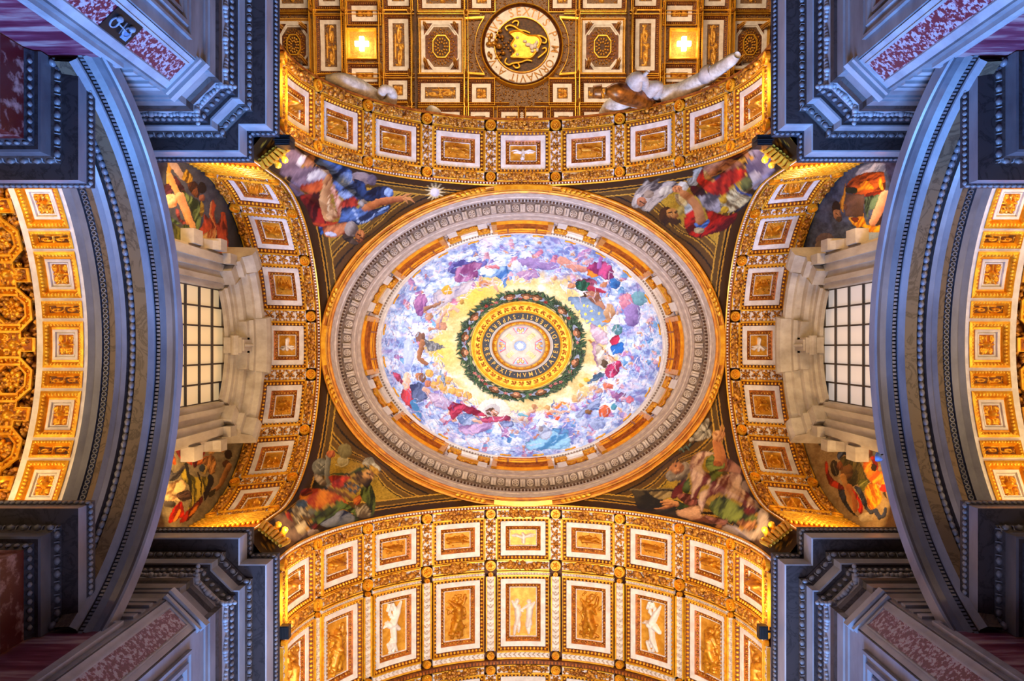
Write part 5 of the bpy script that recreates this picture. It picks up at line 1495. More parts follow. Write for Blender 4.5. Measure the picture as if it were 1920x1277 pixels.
UPP = [(5.54, 13.0), (5.54, 4.685), (6.12, 4.685), (6.12, 4.685), (6.12, 4.11), (8.6, 4.11)]
LOW = [(5.54, 13.0), (5.54, 4.685), (5.68, 4.685), (6.12, 4.245), (6.12, 4.11), (8.6, 4.11)]


def path_pts(d, H, low=1.0, sub=1):
    P = [(u[0] + (l[0] - u[0]) * low + d, u[1] + (l[1] - u[1]) * low + d, H) for u, l in zip(UPP, LOW)]
    return P


def along(d, H, low, step, skip=.12):
    """evenly spaced places along the cornice line with direction"""
    P = np.array(path_pts(d, H, low)); out = []
    for i in range(len(P) - 1):
        a, b = P[i], P[i + 1]; L = np.linalg.norm(b - a)
        if L < .1:
            continue
        n_ = max(1, int(round((L - .06) / step)))
        for k in range(n_):
            p = a + (b - a) * (k + .5) / n_
            if p[1] < 8.4:
                out.append((p, (b - a) / L))
    return out


EGG = MB(); balls(EGG, [(0, 0, 0)], (.075, .055, .06), B1)
tube(EGG, [(-.085, .06, -.02), (-.10, 0, .03), (-.085, -.06, -.02)], .014, 4)
EGG_ME = EGG.mesh('egg', smooth=True); 
PIERL = {(-1, -1): 'moulded marble pier with a black inset panel in its red stone strip',
         (1, -1): 'blue lit moulded marble pier beside the brown tablet mosaic',
         (-1, 1): 'brown shadowed moulded marble pier next to the red winged figure mosaic',
         (1, 1): 'moulded marble pier next to the yellow robed figures mosaic'}
PBANDS = [  # name, material, [(d, H), ...], low
    ('cyma', 'marble_carved', [(0.0, 18.06), (0.0, 18.0), (.02, 17.96), (.07, 17.78)], 0),
    ('corona', 'marble_light', [(.07, 17.78), (.07, 17.33), (.10, 17.32)], 0),
    ('corona_soffit', 'marble_shaded', [(.10, 17.32), (.36, 17.32)], 0),
    ('ovolo_ground', 'marble_shaded', [(.36, 17.32), (.36, 17.28), (.47, 17.12)], 1),
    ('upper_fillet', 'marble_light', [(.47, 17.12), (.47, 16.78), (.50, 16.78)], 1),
    ('bed_soffit', 'marble_shaded', [(.50, 16.78), (.55, 16.78)], 1),
    ('leaf_moulding', 'marble_carved', [(.55, 16.78), (.62, 16.55)], 1),
    ('frieze', 'marble_light', [(.62, 16.55), (.63, 16.2)], 1),
    ('architrave_top', 'marble_shaded', [(.63, 16.2), (.60, 16.15), (.60, 15.98), (.64, 15.9)], 1),
    ('architrave', 'marble', [(.64, 15.9), (.64, 15.62), (.67, 15.6), (.67, 15.47), (.70, 15.45)], 1),
]
for (sx, sy), lab in PIERL.items():
    sg = np.array([sx, sy, 1.0])
    PR = thing('pier', lab, 'pier', (sx * 7.5, sy * 6.0, -EYE))
    for nm, mt, prof, low in PBANDS:
        L = []
        for d, H in prof:
            L.append(np.array(path_pts(d, H, low)) * sg)
        # densify for texture is not needed: planar pieces
        mb = MB(); loft(mb, up(np.array(L)))
        if nm == 'ovolo_ground':   # close the step between the straight and the canted plan
            a = np.array(path_pts(.36, 17.32, 0)) * sg; b = np.array(path_pts(.36, 17.32, 1)) * sg
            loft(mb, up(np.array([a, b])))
        bo = mb.build(nm, mt, PR)
        if nm == 'ovolo_ground':
            for p, t in along(.40, 17.2, 1, .2):
                x = Vector((t[0] * sx, t[1] * sy, 0)); z = Vector((-abs(t[1]) * sx, -abs(t[0]) * sy, -.8)).normalized()
                y = z.cross(x)
                q = p * sg
                M_ = Matrix(((x.x, y.x, z.x, q[0]), (x.y, y.y, z.y, q[1]), (x.z, y.z, z.z, q[2] + EYE), (0, 0, 0, 1)))
                link('egg', EGG_ME, 'marble', bo, M=M_)
        if nm in ('cyma', 'leaf_moulding'):
            d, H, st = (.03, 17.88, .1) if nm == 'cyma' else (.585, 16.66, .13)
            mb = MB()
            for p, t in along(d, H, low, st):
                q = p * sg
                r = (.05, .035, .07) if abs(t[0]) > .5 else (.035, .05, .07)
                balls(mb, up(np.array([q])), r if nm == 'cyma' else tuple(v * 1.15 for v in r), B1)
            mb.build('leaf_row', 'marble', bo, smooth=True, stuff=True)
        if nm == 'frieze':
            mb = MB()
            for p, t in along(.6, 16.4, 1, .62):
                for k in range(7):
                    o_ = (k - 3) * .08
                    q = (p + t * o_ + np.array([0, 0, -.08 * math.cos(o_ * 6)])) * sg
                    balls(mb, up(np.array([q])), .05 if k not in (3,) else .075, B1)
            mb.build('swag', 'marble_light', bo, smooth=True, stuff=True)
    # walls below the entablature
    L = [np.array(path_pts(.70, 15.45, 1)) * sg, np.array(path_pts(.70, -EYE, 1)) * sg]
    mb = MB(); loft(mb, up(np.array(L)))
    wl = mb.build('shaft', 'marble', PR)
    # the top of the cornice, closed
    a = np.array(path_pts(0, 18.06, 0)) * sg
    b = np.array([(8.8, 13.0, 18.06), (8.8, 7.0, 18.06), (8.8, 6.0, 18.06), (8.8, 5.6, 18.06), (8.8, 5.2, 18.06), (8.8, 4.6, 18.06)]) * sg
    mb = MB(); loft(mb, up(np.array([a, b])))
    mb.build('cornice_top', 'marble', PR)
    # canted pilaster with its inset strip
    p0 = np.array([5.68 + .70, 4.685 + .70]); p1 = np.array([6.12 + .70, 4.245 + .70])
    ex = Vector(((p1 - p0)[0] * sx, (p1 - p0)[1] * sy, 0)); W = ex.length; ex.normalize()
    en = Vector((-sx * .7071, -sy * .7071, 0))
    PLN = Plane((p0[0] * sx, p0[1] * sy, 0), tuple(ex), (0, 0, 1), tuple(en))
    mb = MB()
    box(mb, -.06, W + .06, -EYE, 15.1, 0, .10, 1)
    pil = mb.build('pilaster', 'marble_light', PR, PLN)
    mb = MB()
    for (v0, v1, h) in ((15.1, 15.2, .15), (15.2, 15.28, .10), (15.28, 15.47, .19)):
        box(mb, -.06 - h * .6, W + .06 + h * .6, v0, v1, 0, h, 1)
    mb.build('pilaster_cap', 'marble_light', pil, PLN)
    iu0, iu1 = (.10, W - .10)
    mb = MB(); frame(mb, iu0 - .05, iu1 + .05, -EYE + .4, 15.0, [(0, .10), (.0, .125), (.03, .125), (.05, .104)], 1)
    mb.build('strip_frame', 'marble_light', pil, PLN)
    mb = MB(); plate(mb, iu0, iu1, -EYE + .45, 14.95, .106, 1, 6)
    mb.build('red_strip', 'breccia', pil, PLN)
    if sx < 0 and sy < 0:
        mb = MB(); box(mb, iu0, iu1, 12.4, 13.23, .106, .118, 1)
        bp_ = mb.build('black_inset', 'black_metal', pil, PLN)
        mb = MB()
        for (u, v) in ((.13, 12.6), (.13, 13.0)):
            uu = iu0 + u; balls(mb, [(uu, v, .15)], (.055, .07, .05), B2)
            ring(mb, uu + .09, v, .08, .105, .12, .14, 16)
        tube(mb, [(iu0 + .1, 12.8, .14), (iu0 + .32, 12.84, .14)], .016, 6)
        tube(mb, [(iu0 + .2, 12.7, .14), (iu0 + .22, 12.94, .14)], .014, 6)
        mb.build('keys_emblem', 'wing_grey', bp_, PLN, smooth=True)
        mb = MB(); box(mb, iu1 - .2, iu1 - .06, 12.95, 13.15, .118, .124, 1); mb.build('blue_inlay', 'blue_panel', bp_, PLN)
    # wall face of the wide passage: framed red stone with an oval moulding
    PA = Plane((sx * (5.54 + .70), 0, 0), (0, sy, 0), (0, 0, 1), (-sx, 0, 0))
    mb = MB(); frame(mb, 5.62, 9.6, 6.0, 14.75, [(0, 0), (0, .07), (.06, .07), (.08, .03), (.16, .03), (.18, .08), (.26, .08), (.3, .0), (.34, -.0), (.36, .05), (.42, .05), (.44, .006)], 1)
    fr = mb.build('wall_panel_frame', 'marble', PR, PA)
    mb = MB(); plate(mb, 6.05, 9.2, 6.4, 14.32, .008, 1, 1); mb.build('wall_panel', 'rust_marble', fr, PA)
    mb = MB(); a = np.linspace(0, 2 * PI, 48, endpoint=False); oc_, ov = 7.65, 11.2
    Lp = []
    for k, h in ((1.0, .01), (1.0, .1), (.95, .12), (.93, .05), (.9, .05), (.88, .09), (.85, .01)):
        Lp.append(np.stack([oc_ + 1.42 * k * np.cos(a), ov + 2.75 * k * np.sin(a), np.full(48, h)], -1))
    loft(mb, np.array(Lp), False, True); mb.build('oval_moulding', 'marble_light', fr, PA)
    mb = MB(); poly_cap(mb, np.stack([oc_ + 1.22 * np.cos(a), ov + 2.15 * np.sin(a)], -1), .014); mb.build('oval_ground', 'red_marble', fr, PA)
    mb = relief(oc_ - .95, oc_ + .95, ov - 1.6, ov + 1.8, .02, 'angel', random.Random(3), .2, 24, 30)
    mb.build('oval_relief', 'marble_light', fr, PA, smooth=True)
    # wall face inside the side passage: marble margin and banded red stone
    PB_ = Plane((0, sy * (4.11 + .70), 0), (sx, 0, 0), (0, 0, 1), (0, -sy, 0))
    mb = MB(); frame(mb, 6.92, 12.0, 1.0, 13.7, [(0, 0), (0, .08), (.09, .08), (.12, .03), (.22, .03), (.24, .006)], 1)
    f2 = mb.build('side_panel_frame', 'marble_light', PR, PB_)
    mb = MB(); plate(mb, 7.1, 11.9, 1.1, 13.5, .008, 1, 1); mb.build('side_panel', 'cottanello', f2, PB_)
    mb = MB()
    for H0, h in ((14.0, .05), (14.3, .03), (14.6, .05), (14.9, .03)):
        box(mb, 6.9, 9.2, H0, H0 + .16, 0, h, 1)
    mb.build('side_string_course', 'marble_light', PR, PB_)

# black floodlight fixtures
FXL = [((-5.50, -4.78), 'black floodlight box at the foot of the blue and red figure mosaic'), ((5.42, -4.78), 'black floodlight box beside the grey cloud of the red robed figure mosaic'),
       ]
for (x, y), lab in FXL:
    fx = thing('floodlight', lab, 'floodlight', (x, y, 18.06), group='black cornice floodlights')
    cxp, cyp = x, y + .14
    mb = MB(); box(mb, -.17, .17, -.12, .12, 0, .42, 1); PL_ = Plane((cxp, cyp, 18.1), (1, 0, 0), (0, 1, 0), (0, 0, 1))
    mb.build('housing', 'black_metal', fx, PL_)
    mb = MB()
    for k in range(6):
        box(mb, -.15, .15, -.1 + k * .035, -.085 + k * .035, -.03, .0, 1)
    mb.build('cooling_fins', 'black_grille', fx, PL_)
    mb = MB(); tube(mb, [(-.19, 0, .25), (-.19, 0, -.04), (.19, 0, -.04), (.19, 0, .25)], .014, 6); mb.build('bracket', 'black_metal', fx, PL_)
for (px_, py_), sx, lab in (((533, 1187), -1, 'black floodlight box mounted beside the left coffer of the lower vault'), ((1432, 1187), 1, 'black floodlight box mounted beside the right coffer of the lower vault')):
    c = at(px_, py_, 18.2)
    fx = thing('floodlight', lab, 'floodlight', c, group='black wall floodlights')
    PL_ = Plane(c, (1, 0, 0), (0, 1, 0), (0, 0, 1))
    mb = MB(); box(mb, -.1, .1, -.15, .15, 0, .2, 1); mb.build('housing', 'black_metal', fx, PL_)
    mb = MB()
    for k in range(5):
        box(mb, -.085 + k * .036, -.07 + k * .036, -.13, .13, -.02, .0, 1)
    mb.build('cooling_fins', 'black_grille', fx, PL_)
    mb = MB(); tube(mb, [(0, 0, .1), (sx * .25, 0, .1)], .03, 6); mb.build('bracket', 'black_metal', fx, PL_)

# ------------------------------------------------------------------ lower transverse arches in blue grey marble
RA, CA = 5.42, 10.8
A0 = 1.09
TBANDS = [('front_edge', 'arch_marble_light', [(7.06, .25), (7.06, .0), (7.10, -.02)]),
          ('outer_fascia', 'arch_marble', [(7.10, -.02), (7.18, .03), (7.30, .03), (7.40, -.03)]),
          ('dentil_ground', 'marble_shaded', [(7.40, -.03), (7.40, .05), (7.49, .05), (7.49, -.05)]),
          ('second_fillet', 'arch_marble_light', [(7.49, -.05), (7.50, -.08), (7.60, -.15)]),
          ('plain_soffit', 'shaded_soffit', [(7.60, -.15), (7.85, -.13)]),
          ('bead_ground', 'marble_shaded', [(7.85, -.13), (7.86, -.05), (8.0, -.08), (8.02, -.16)]),
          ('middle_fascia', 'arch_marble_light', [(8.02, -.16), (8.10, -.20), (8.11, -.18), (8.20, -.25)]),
          ('inner_soffit', 'shaded_soffit', [(8.20, -.25), (8.32, -.23)]),
          ('guilloche_ground', 'marble_carved', [(8.32, -.23), (8.33, -.19), (8.45, -.22), (8.46, -.27)]),
          ('inner_fascia', 'arch_marble', [(8.46, -.27), (8.58, -.29), (8.59, -.27), (8.72, -.31), (8.72, .3)])]
BEAD = MB(); balls(BEAD, [(0, 0, 0)], (.085, .06, .06), B1); BEAD_ME = BEAD.mesh('bead', smooth=True)
for sx, lab in ((-1, 'blue grey marble arch spanning the side passage beside the window near the fire mosaic'), (1, 'blue grey marble arch spanning the side passage beside the window near the brown tablet mosaic')):
    TA = thing('transverse_arch', lab, 'arch', (sx * 7.9, 0, 12.8))
    th = np.linspace(-A0, A0, 73)
    for nm, mt, prof in TBANDS:
        P = np.array([[(sx * x, (RA + r) * math.sin(a), CA + (RA + r) * math.cos(a)) for x, r in prof] for a in th])
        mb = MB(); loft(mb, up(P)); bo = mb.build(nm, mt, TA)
        if nm == 'bead_ground':
            nb = 78
            for k in range(nb):
                a = -A0 + 2 * A0 * (k + .5) / nb; r = RA - .09
                t = Vector((0, math.cos(a), -math.sin(a))); z = Vector((0, -math.sin(a), -math.cos(a))); y = Vector((1, 0, 0))
                q = (sx * 7.93, r * math.sin(a), CA + r * math.cos(a))
                M_ = Matrix(((t.x, y.x, z.x, q[0]), (t.y, y.y, z.y, q[1]), (t.z, y.z, z.z, q[2] + EYE), (0, 0, 0, 1)))
                link('bead', BEAD_ME, 'arch_marble_light', bo, M=M_)
        if nm in ('dentil_ground', 'guilloche_ground'):
            S = Arch('X', sx, RA, CA); mb = MB()
            if nm == 'dentil_ground':
                for u in np.linspace(-A0 * RA, A0 * RA, 150):
                    box(mb, u - .025, u + .025, 7.41, 7.48, -.05, .02, 1)
                mb.build('dentils', 'arch_marble', bo, S, stuff=True)
            else:
                for u in np.linspace(-A0 * RA, A0 * RA, 110):
                    ring(mb, u, 8.39, .03, .055, .2, .24, 8)
                mb.build('guilloche', 'arch_marble', bo, S, stuff=True)
# ------------------------------------------------------------------ gilded vaults beyond
RV = RA - .30
for sx, lab in ((-1, 'golden coffered side vault with white bands beyond the arch at the left edge'), (1, 'golden coffered side vault with white bands beyond the arch at the right edge')):
    S = Arch('X', sx, RV, CA)
    VA = thing('gilded_vault', lab, 'vault', (sx * 10.5, 0, 12.0))
    ue = 1.35 * RV
    arch_body(VA, S, ue, 8.72, 14.0, 'ochre', -.2)
    mb = MB()
    us = np.linspace(-ue, ue, 61)
    for v0, v1 in ((8.70, 8.80), (9.60, 9.74)):
        loft(mb, np.array([[(u, v, h) for v, h in ((v0, -.2), (v0, 0), (v1, 0), (v1, -.2))] for u in us]))
    mb.build('white_bands', 'stucco', VA, S)
    r5 = random.Random(8)
    for k in range(-3, 4):
        uc = k * 1.39
        if abs(uc) + .5 < ue:
            mb = MB(); frame(mb, uc - .46, uc + .46, 8.80, 9.60, [(0, 0), (0, .03), (.05, .04), (.1, -.02), (.12, -.07), (.16, -.07)], 3)
            c = mb.build('square_coffer', 'gold', VA, S)
            mb = MB(); p = perim(uc - .40, uc + .40, 8.86, 9.54, .07)
            balls(mb, np.concatenate([p[:, :2], np.full((len(p), 1), .01)], 1), (.034, .045, .04), B1, p[:, 2]); mb.build('egg_and_dart', 'gold_bright', c, S, smooth=True, stuff=True)
            mb = MB(); frame(mb, uc - .30, uc + .30, 8.95, 9.45, [(0, -.07), (0, -.04), (.05, -.04), (.055, -.10), (.07, -.10), (.075, -.07), (.1, -.07), (.11, -.1)], 3)
            mb.build('white_border', 'stucco', c, S)
            mb = MB(); plate(mb, uc - .2, uc + .2, 9.04, 9.36, -.1, 2, 2); mb.build('ground', 'ochre', c, S)
            relief(uc - .21, uc + .21, 9.03, 9.37, -.1, 'acanthus', r5, .09, 26, 22).build('acanthus_relief', 'gold', c, S, smooth=True)
        uc = (k + .5) * 1.39
        if abs(uc) + .4 < ue:
            mb = MB(); frame(mb, uc - .17, uc + .17, 8.80, 9.60, [(0, 0), (0, .03), (.04, .04), (.08, -.03), (.1, -.07)], 3)
            c = mb.build('narrow_coffer', 'gold', VA, S)
            mb = MB(); p = perim(uc - .14, uc + .14, 8.84, 9.56, .06)
            balls(mb, np.concatenate([p[:, :2], np.full((len(p), 1), .02)], 1), (.028, .03, .03), B1, p[:, 2]); mb.build('egg_and_dart', 'gold_bright', c, S, smooth=True, stuff=True)
            mb = MB(); plate(mb, uc - .1, uc + .1, 8.88, 9.52, -.08, 2, 2); mb.build('ground', 'umber_shade', c, S)
            relief(uc - .1, uc + .1, 8.9, 9.5, -.08, 'scroll', r5, .07, 18, 34, rot=1).build('scroll_relief', 'gold', c, S, smooth=True)
            mb = MB()
            for e in (-1, 1):
                plate(mb, uc + e * .20 - .035, uc + e * .20 + .035, 8.78, 9.62, .0, 1, 1)
            mb.build('white_bar', 'stucco', c, S)
    # octagons and crosses
    def octa(u, v, r, stretch=1.0):
        return [(u + r * math.cos(PI / 8 + i * PI / 4), v + stretch * r * math.sin(PI / 8 + i * PI / 4)) for i in range(8)]
    for row_i, vv in enumerate((10.25, 11.35, 12.45)):
        for k in range(-4, 5):
            uc = k * 1.39 + (0.695 if row_i % 2 == 0 else 0)
            if abs(uc) + .6 > ue:
                continue
            mb = MB(); poly_frame(mb, octa(uc, vv, .50), [(1.0, 0), (1.0, .05), (.9, .05), (.86, -.02), (.72, -.06), (.68, -.01), (.6, -.01), (.56, -.12)])
            c = mb.build('octagon_coffer', 'gold', VA, S)
            mb = MB(); a = np.arange(28) * 2 * PI / 28
            balls(mb, np.stack([uc + .4 * np.cos(a), vv + .4 * np.sin(a), np.full(28, .0)], -1), (.04, .03, .04), B1, a); mb.build('egg_and_dart', 'gold_bright', c, S, smooth=True, stuff=True)
            mb = MB(); poly_cap(mb, octa(uc, vv, .3), -.12); mb.build('ground', 'umber_dark', c, S)
            mb = MB(); rosette(mb, uc, vv, .24, -.1, 8); rosette(mb, uc, vv, .12, -.04, 5); mb.build('rosette', 'gold', c, S, smooth=True)
        for k in range(-4, 5):
            uc = k * 1.39 + (0 if row_i % 2 == 0 else .695)
            if abs(uc) + .6 > ue:
                continue
            cr = [(-.14, -.5), (.14, -.5), (.14, -.22), (.42, -.22), (.42, .22), (.14, .22), (.14, .5), (-.14, .5), (-.14, .22), (-.42, .22), (-.42, -.22), (-.14, -.22)]
            mb = MB(); poly_frame(mb, [(uc + x, vv + y) for x, y in cr], [(1.0, 0), (1.0, .05), (.9, .05), (.84, -.04), (.7, -.08)])
            c = mb.build('cross_coffer', 'gold', VA, S)
            mb = MB(); poly_cap(mb, [(uc + x * .72, vv + y * .72) for x, y in cr], -.08); mb.build('ground', 'ochre', c, S)
            relief(uc - .26, uc + .26, vv - .3, vv + .3, -.08, 'acanthus', r5, .09, 20, 20).build('acanthus_relief', 'gold', c, S, smooth=True)
        mb = MB()
        for i in range(1500):
            balls(mb, [(r5.uniform(-ue, ue), vv + r5.uniform(-.55, .55), -.10)], (.10, .075, .09), B0, [r5.uniform(0, 3)])
        mb.build('carved_ground', 'gold_old', VA, S, smooth=True, stuff=True)

# ------------------------------------------------------------------ columns with square entablature blocks
CBANDS = [('cornice_leaf', 'marble_carved', [(0, 13.95), (0, 13.9), (.05, 13.76)]), ('corona', 'arch_marble_light', [(.05, 13.76), (.05, 13.5)]), ('corona_soffit', 'marble_shaded', [(.05, 13.5), (.32, 13.48)]),
          ('egg_ground', 'marble_shaded', [(.32, 13.48), (.42, 13.34)]), ('fillet', 'arch_marble', [(.42, 13.34), (.42, 13.06), (.46, 13.05)]), ('second_soffit', 'marble_shaded', [(.46, 13.05), (.52, 13.05)]),
          ('leaf_moulding', 'marble_carved', [(.52, 13.05), (.6, 12.9)]), ('frieze', 'red_marble', [(.6, 12.9), (.6, 12.3)]), ('architrave_edge', 'arch_marble', [(.6, 12.3), (.56, 12.25), (.56, 12.1)]), ('architrave', 'marble_shaded', [(.56, 12.1), (.6, 12.08), (.6, 11.5), (.9, 11.5)])]
CLAB = {(-1, -1): 'dark entablature block on a red marble column, blue lit, at the upper left edge', (1, -1): 'dark entablature block on a red marble column, blue lit, at the upper right edge',
        (-1, 1): 'dark entablature block on a red marble column at the lower left edge', (1, 1): 'dark entablature block on a red marble column at the lower right edge'}
for (sx, sy), lab in CLAB.items():
    sg = np.array([sx, sy, 1.0])
    CO = thing('column', lab, 'column', (sx * 9.0, sy * 3.85, -EYE))
    for nm, mt, prof in CBANDS:
        L = [np.array([(7.54 + d, 4.78, H), (7.54 + d, 2.72 + d, H), (11.0, 2.72 + d, H)]) * sg for d, H in prof]
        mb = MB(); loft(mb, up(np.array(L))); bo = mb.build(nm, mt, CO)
        if nm in ('cornice_leaf', 'leaf_moulding', 'egg_ground'):
            d, H, st = {'cornice_leaf': (.02, 13.84, .1), 'leaf_moulding': (.55, 12.98, .14), 'egg_ground': (.36, 13.42, .22)}[nm]
            pts = [((7.54 + d, y, H), (0, 1, 0)) for y in np.arange(2.72 + d + st / 2, 4.7, st)] + [((x, 2.72 + d, H), (1, 0, 0)) for x in np.arange(7.54 + d + st / 2, 10.8, st)]
            if nm == 'egg_ground':
                for p, t in pts:
                    x = Vector((t[0] * sx, t[1] * sy, 0)); z = Vector((-abs(t[1]) * sx, -abs(t[0]) * sy, -.8)).normalized(); y = z.cross(x)
                    q = np.array(p) * sg
                    link('egg', EGG_ME, 'marble', bo, M=Matrix(((x.x, y.x, z.x, q[0]), (x.y, y.y, z.y, q[1]), (x.z, y.z, z.z, q[2] + EYE), (0, 0, 0, 1))))
            else:
                mb = MB()
                for p, t in pts:
                    balls(mb, up(np.array([np.array(p) * sg])), (.05, .035, .06) if t[0] else (.035, .05, .06), B1)
                mb.build('leaf_row', 'marble', bo, smooth=True, stuff=True)
    mb = MB(); a = np.linspace(0, 2 * PI, 32, endpoint=False); Lc = []
    for r, H in ((.68, -EYE + .5), (.68, 2), (.62, 9.9), (.66, 10.0)):
        Lc.append(np.stack([sx * 9.0 + r * np.cos(a), sy * 3.95 + r * np.sin(a), np.full(32, H)], -1))
    loft(mb, up(np.array(Lc)), False, True); mb.build('shaft', 'cottanello', CO, smooth=True)
    mb = MB(); Lc = []
    for r, H in ((.66, 10.0), (.72, 10.1), (.66, 10.2), (.72, 10.8), (.95, 11.3), (.9, 11.5)):
        Lc.append(np.stack([sx * 9.0 + r * np.cos(a), sy * 3.95 + r * np.sin(a), np.full(32, H)], -1))
    loft(mb, up(np.array(Lc)), False, True); mb.build('capital', 'marble', CO, smooth=True)
    mb = MB(); Lc = []
    for r, H in ((.95, -EYE), (.95, -EYE + .25), (.85, -EYE + .3), (.85, -EYE + .45), (.7, -EYE + .5)):
        Lc.append(np.stack([sx * 9.0 + r * np.cos(a), sy * 3.95 + r * np.sin(a), np.full(32, H)], -1))
    loft(mb, up(np.array(Lc)), False, True); mb.build('base', 'marble', CO)

# ------------------------------------------------------------------ end walls with window, pediment, mosaics
XW = 8.42
LUN = {(-1, -1): 'LUN_UL', (-1, 1): 'LUN_LL', (1, -1): 'LUN_UR', (1, 1): 'LUN_LR'}
WALLN = {-1: ('wall_left', 'window_1', 'window near the fire mosaic', 'window_glow'), 1: ('wall_right', 'window_2', 'window near the brown tablet mosaic', 'window_glow_cool')}
for sx in (-1, 1):
    W_ = Plane((sx * XW, 0, 0), (0, 1, 0), (0, 0, 1), (-sx, 0, 0))
    wn, win, wl, glow = WALLN[sx]
    mb = MB()
    # wall with the window opening left out
    for (u0, u1, v0, v1) in ((-5.2, -1.56, 16.0, 25.6), (1.56, 5.2, 16.0, 25.6), (-1.56, 1.56, 22.9, 25.6), (-1.56, 1.56, 16.0, 16.9)):
        plate(mb, u0, u1, v0, v1, -.02, 1, 1)
    wo = mb.build(wn, 'marble_cream', None, W_); wo['kind'] = 'structure'
    # painted mosaics as parts of the wall
    for sy in (-1, 1):
        ny_, nh_ = 170, 200
        U, Vv = np.meshgrid(np.linspace(sy * 1.7, sy * 4.7, ny_), np.linspace(17.5, 24.2, nh_), indexing='ij')
        P = W_(U, Vv, np.full_like(U, .01))
        px, py = pix(P); px = px.ravel(); py = py.ravel()
        n = fbm(px / 9, py / 9, 15, 4); n2 = fbm(px / 2.5, py / 2.5, 16, 2)
        key = LUN[(sx, sy)]
        c1, c2 = {'LUN_UL': ('#3a3c48', '#5a5a60'), 'LUN_LL': ('#6a5c44', '#968460'), 'LUN_UR': ('#28324c', '#5a6684'), 'LUN_LR': ('#8a6c44', '#b09468')}[key]
        base = lin(c1) + (lin(c2) - lin(c1)) * np.clip(.5 + (n - .5) * 1.8 + (n2 - .5) * .5, 0, 1)[:, None]
        paint(px, py, base, LUN_OPS[key][1], LUN_OPS[key][0])
        base = np.clip(base * (.9 + .3 * (fbm(px / 1.8, py / 1.8, 33, 2) - .5))[:, None], 0, 1) ** 1.1
        mb = MB(); loft(mb, P.reshape(ny_, nh_, 3))
        mb.build('mosaic', 'mosaic', wo, colors=base)
    # window: deep reveal, glowing panes, iron bars
    wi = MB(); frame(wi, -1.56, 1.56, 16.9, 22.9, [(0, 0), (0, -.22), (.02, -.22)], 2)
    wf = wi.build(win, 'marble_cream', None, W_); wf['kind'] = 'structure'
    for i in range(6):
        for j in range(7):
            u0 = -1.56 + i * .52; v0 = 16.9 + (j - .2) * .885
            v1 = min(v0 + .885, 22.95 - .05 * (abs(i - 2.5)) ** 2)
            v0 = max(v0, 16.9)
            mb = MB(); plate(mb, u0 + .02, u0 + .50, v0 + .02, v1 - .02, -.2, 1, 1)
            mb.build('pane', glow, wf, W_)
    for i in range(7):
        mb = MB(); u = -1.56 + i * .52; tube(mb, [(u, 16.9, -.17), (u, 22.9, -.17)], .026, 6)
        mb.build('upright_bar', 'iron', wf, W_)
    for j in range(8):
        v = 16.9 + (j - .2) * .885
        if 16.9 < v < 22.9:
            mb = MB(); tube(mb, [(-1.56, v, -.16), (1.56, v, -.16)], .03, 6)
            mb.build('cross_bar', 'iron', wf, W_)
    # marble surround
    PD = thing('window_surround', 'cream marble surround with a curved broken pediment over the ' + wl, 'pediment', (sx * XW, 0, 17.6))
    for sy in (-1, 1):
        mb = MB()
        for (a, b, h) in ((1.56, 1.70, .10), (1.70, 1.84, .16), (1.84, 2.0, .12), (2.0, 2.2, .22), (2.2, 2.42, .30), (2.42, 2.5, .2)):
            box(mb, min(sy * a, sy * b), max(sy * a, sy * b), 16.6, 22.6, 0, h, 1)
        mb.build('jamb', 'marble_cream', PD, W_)
        # scroll bracket blocks beside the jamb
        mb = MB()
        box(mb, min(sy * 2.5, sy * 2.86), max(sy * 2.5, sy * 2.86), 19.55, 20.1, 0, .34, 1)
        box(mb, min(sy * 2.5, sy * 2.8), max(sy * 2.5, sy * 2.8), 21.0, 21.45, 0, .46, 1)
        pr = [(20.1, .3), (20.3, .2), (20.6, .18), (20.9, .28), (21.0, .4)]
        loft(mb, np.array([[(sy * a, v, h) for v, h in pr] for a in (2.5, 2.74)])); loft(mb, np.array([[(sy * 2.74, v, h) for v, h in pr], [(sy * 2.74, v, 0) for v, h in pr]]))
        mb.build('bracket', 'marble_cream', PD, W_)
        mb = MB(); box(mb, min(sy * 2.2, sy * 2.48), max(sy * 2.2, sy * 2.48), 21.6, 22.1, 0, .5, 1); mb.build('ear_block', 'marble_cream', PD, W_)
    # curved head: swept profile
    def sweep(mb, R, cz, a0, a1, prof, n_=24, caps=True):
        th = np.linspace(a0, a1, n_ + 1)
        P = np.array([[((R + r) * math.sin(a), cz + (R + r) * math.cos(a), h) for h, r in prof] for a in th])
        b = mb.n
        loft(mb, P, False, True)
        for e in (0, n_):
            c = P[e].mean(0); mb.add(np.concatenate([P[e], [c]]), t=[(i, (i + 1) % len(prof), len(prof)) for i in range(len(prof))])
    R0 = 3.45; cz = 23.42 - R0
    mb = MB(); sweep(mb, 6.2, 22.62 - 6.2 + .25, -.27, .27, [(0, 0), (.1, 0), (.1, .12), (.18, .14), (.18, .3), (.28, .34), (.28, .5), (0, .5)])
    mb.build('window_head', 'marble_cream', PD, W_)
    mb = MB(); sweep(mb, R0, cz, -.80, .80, [(0, -.55), (.25, -.55), (.27, -.42), (.40, -.40), (.42, -.30), (.42, -.16), (.60, -.14), (.64, -.06), (.80, -.02), (.82, .06), (.82, .16), (0, .22)])
    pm = mb.build('curved_pediment', 'marble_cream', PD, W_)
    mb = MB(); sweep(mb, R0 + .02, cz, -.23, .23, [(0, -.5), (.5, -.5), (.5, -.3), (.62, -.28), (.62, -.1), (.92, -.04), (.98, .1), (.98, .24), (0, .3)], 12)
    mb.build('centre_block', 'marble_cream', pm, W_)
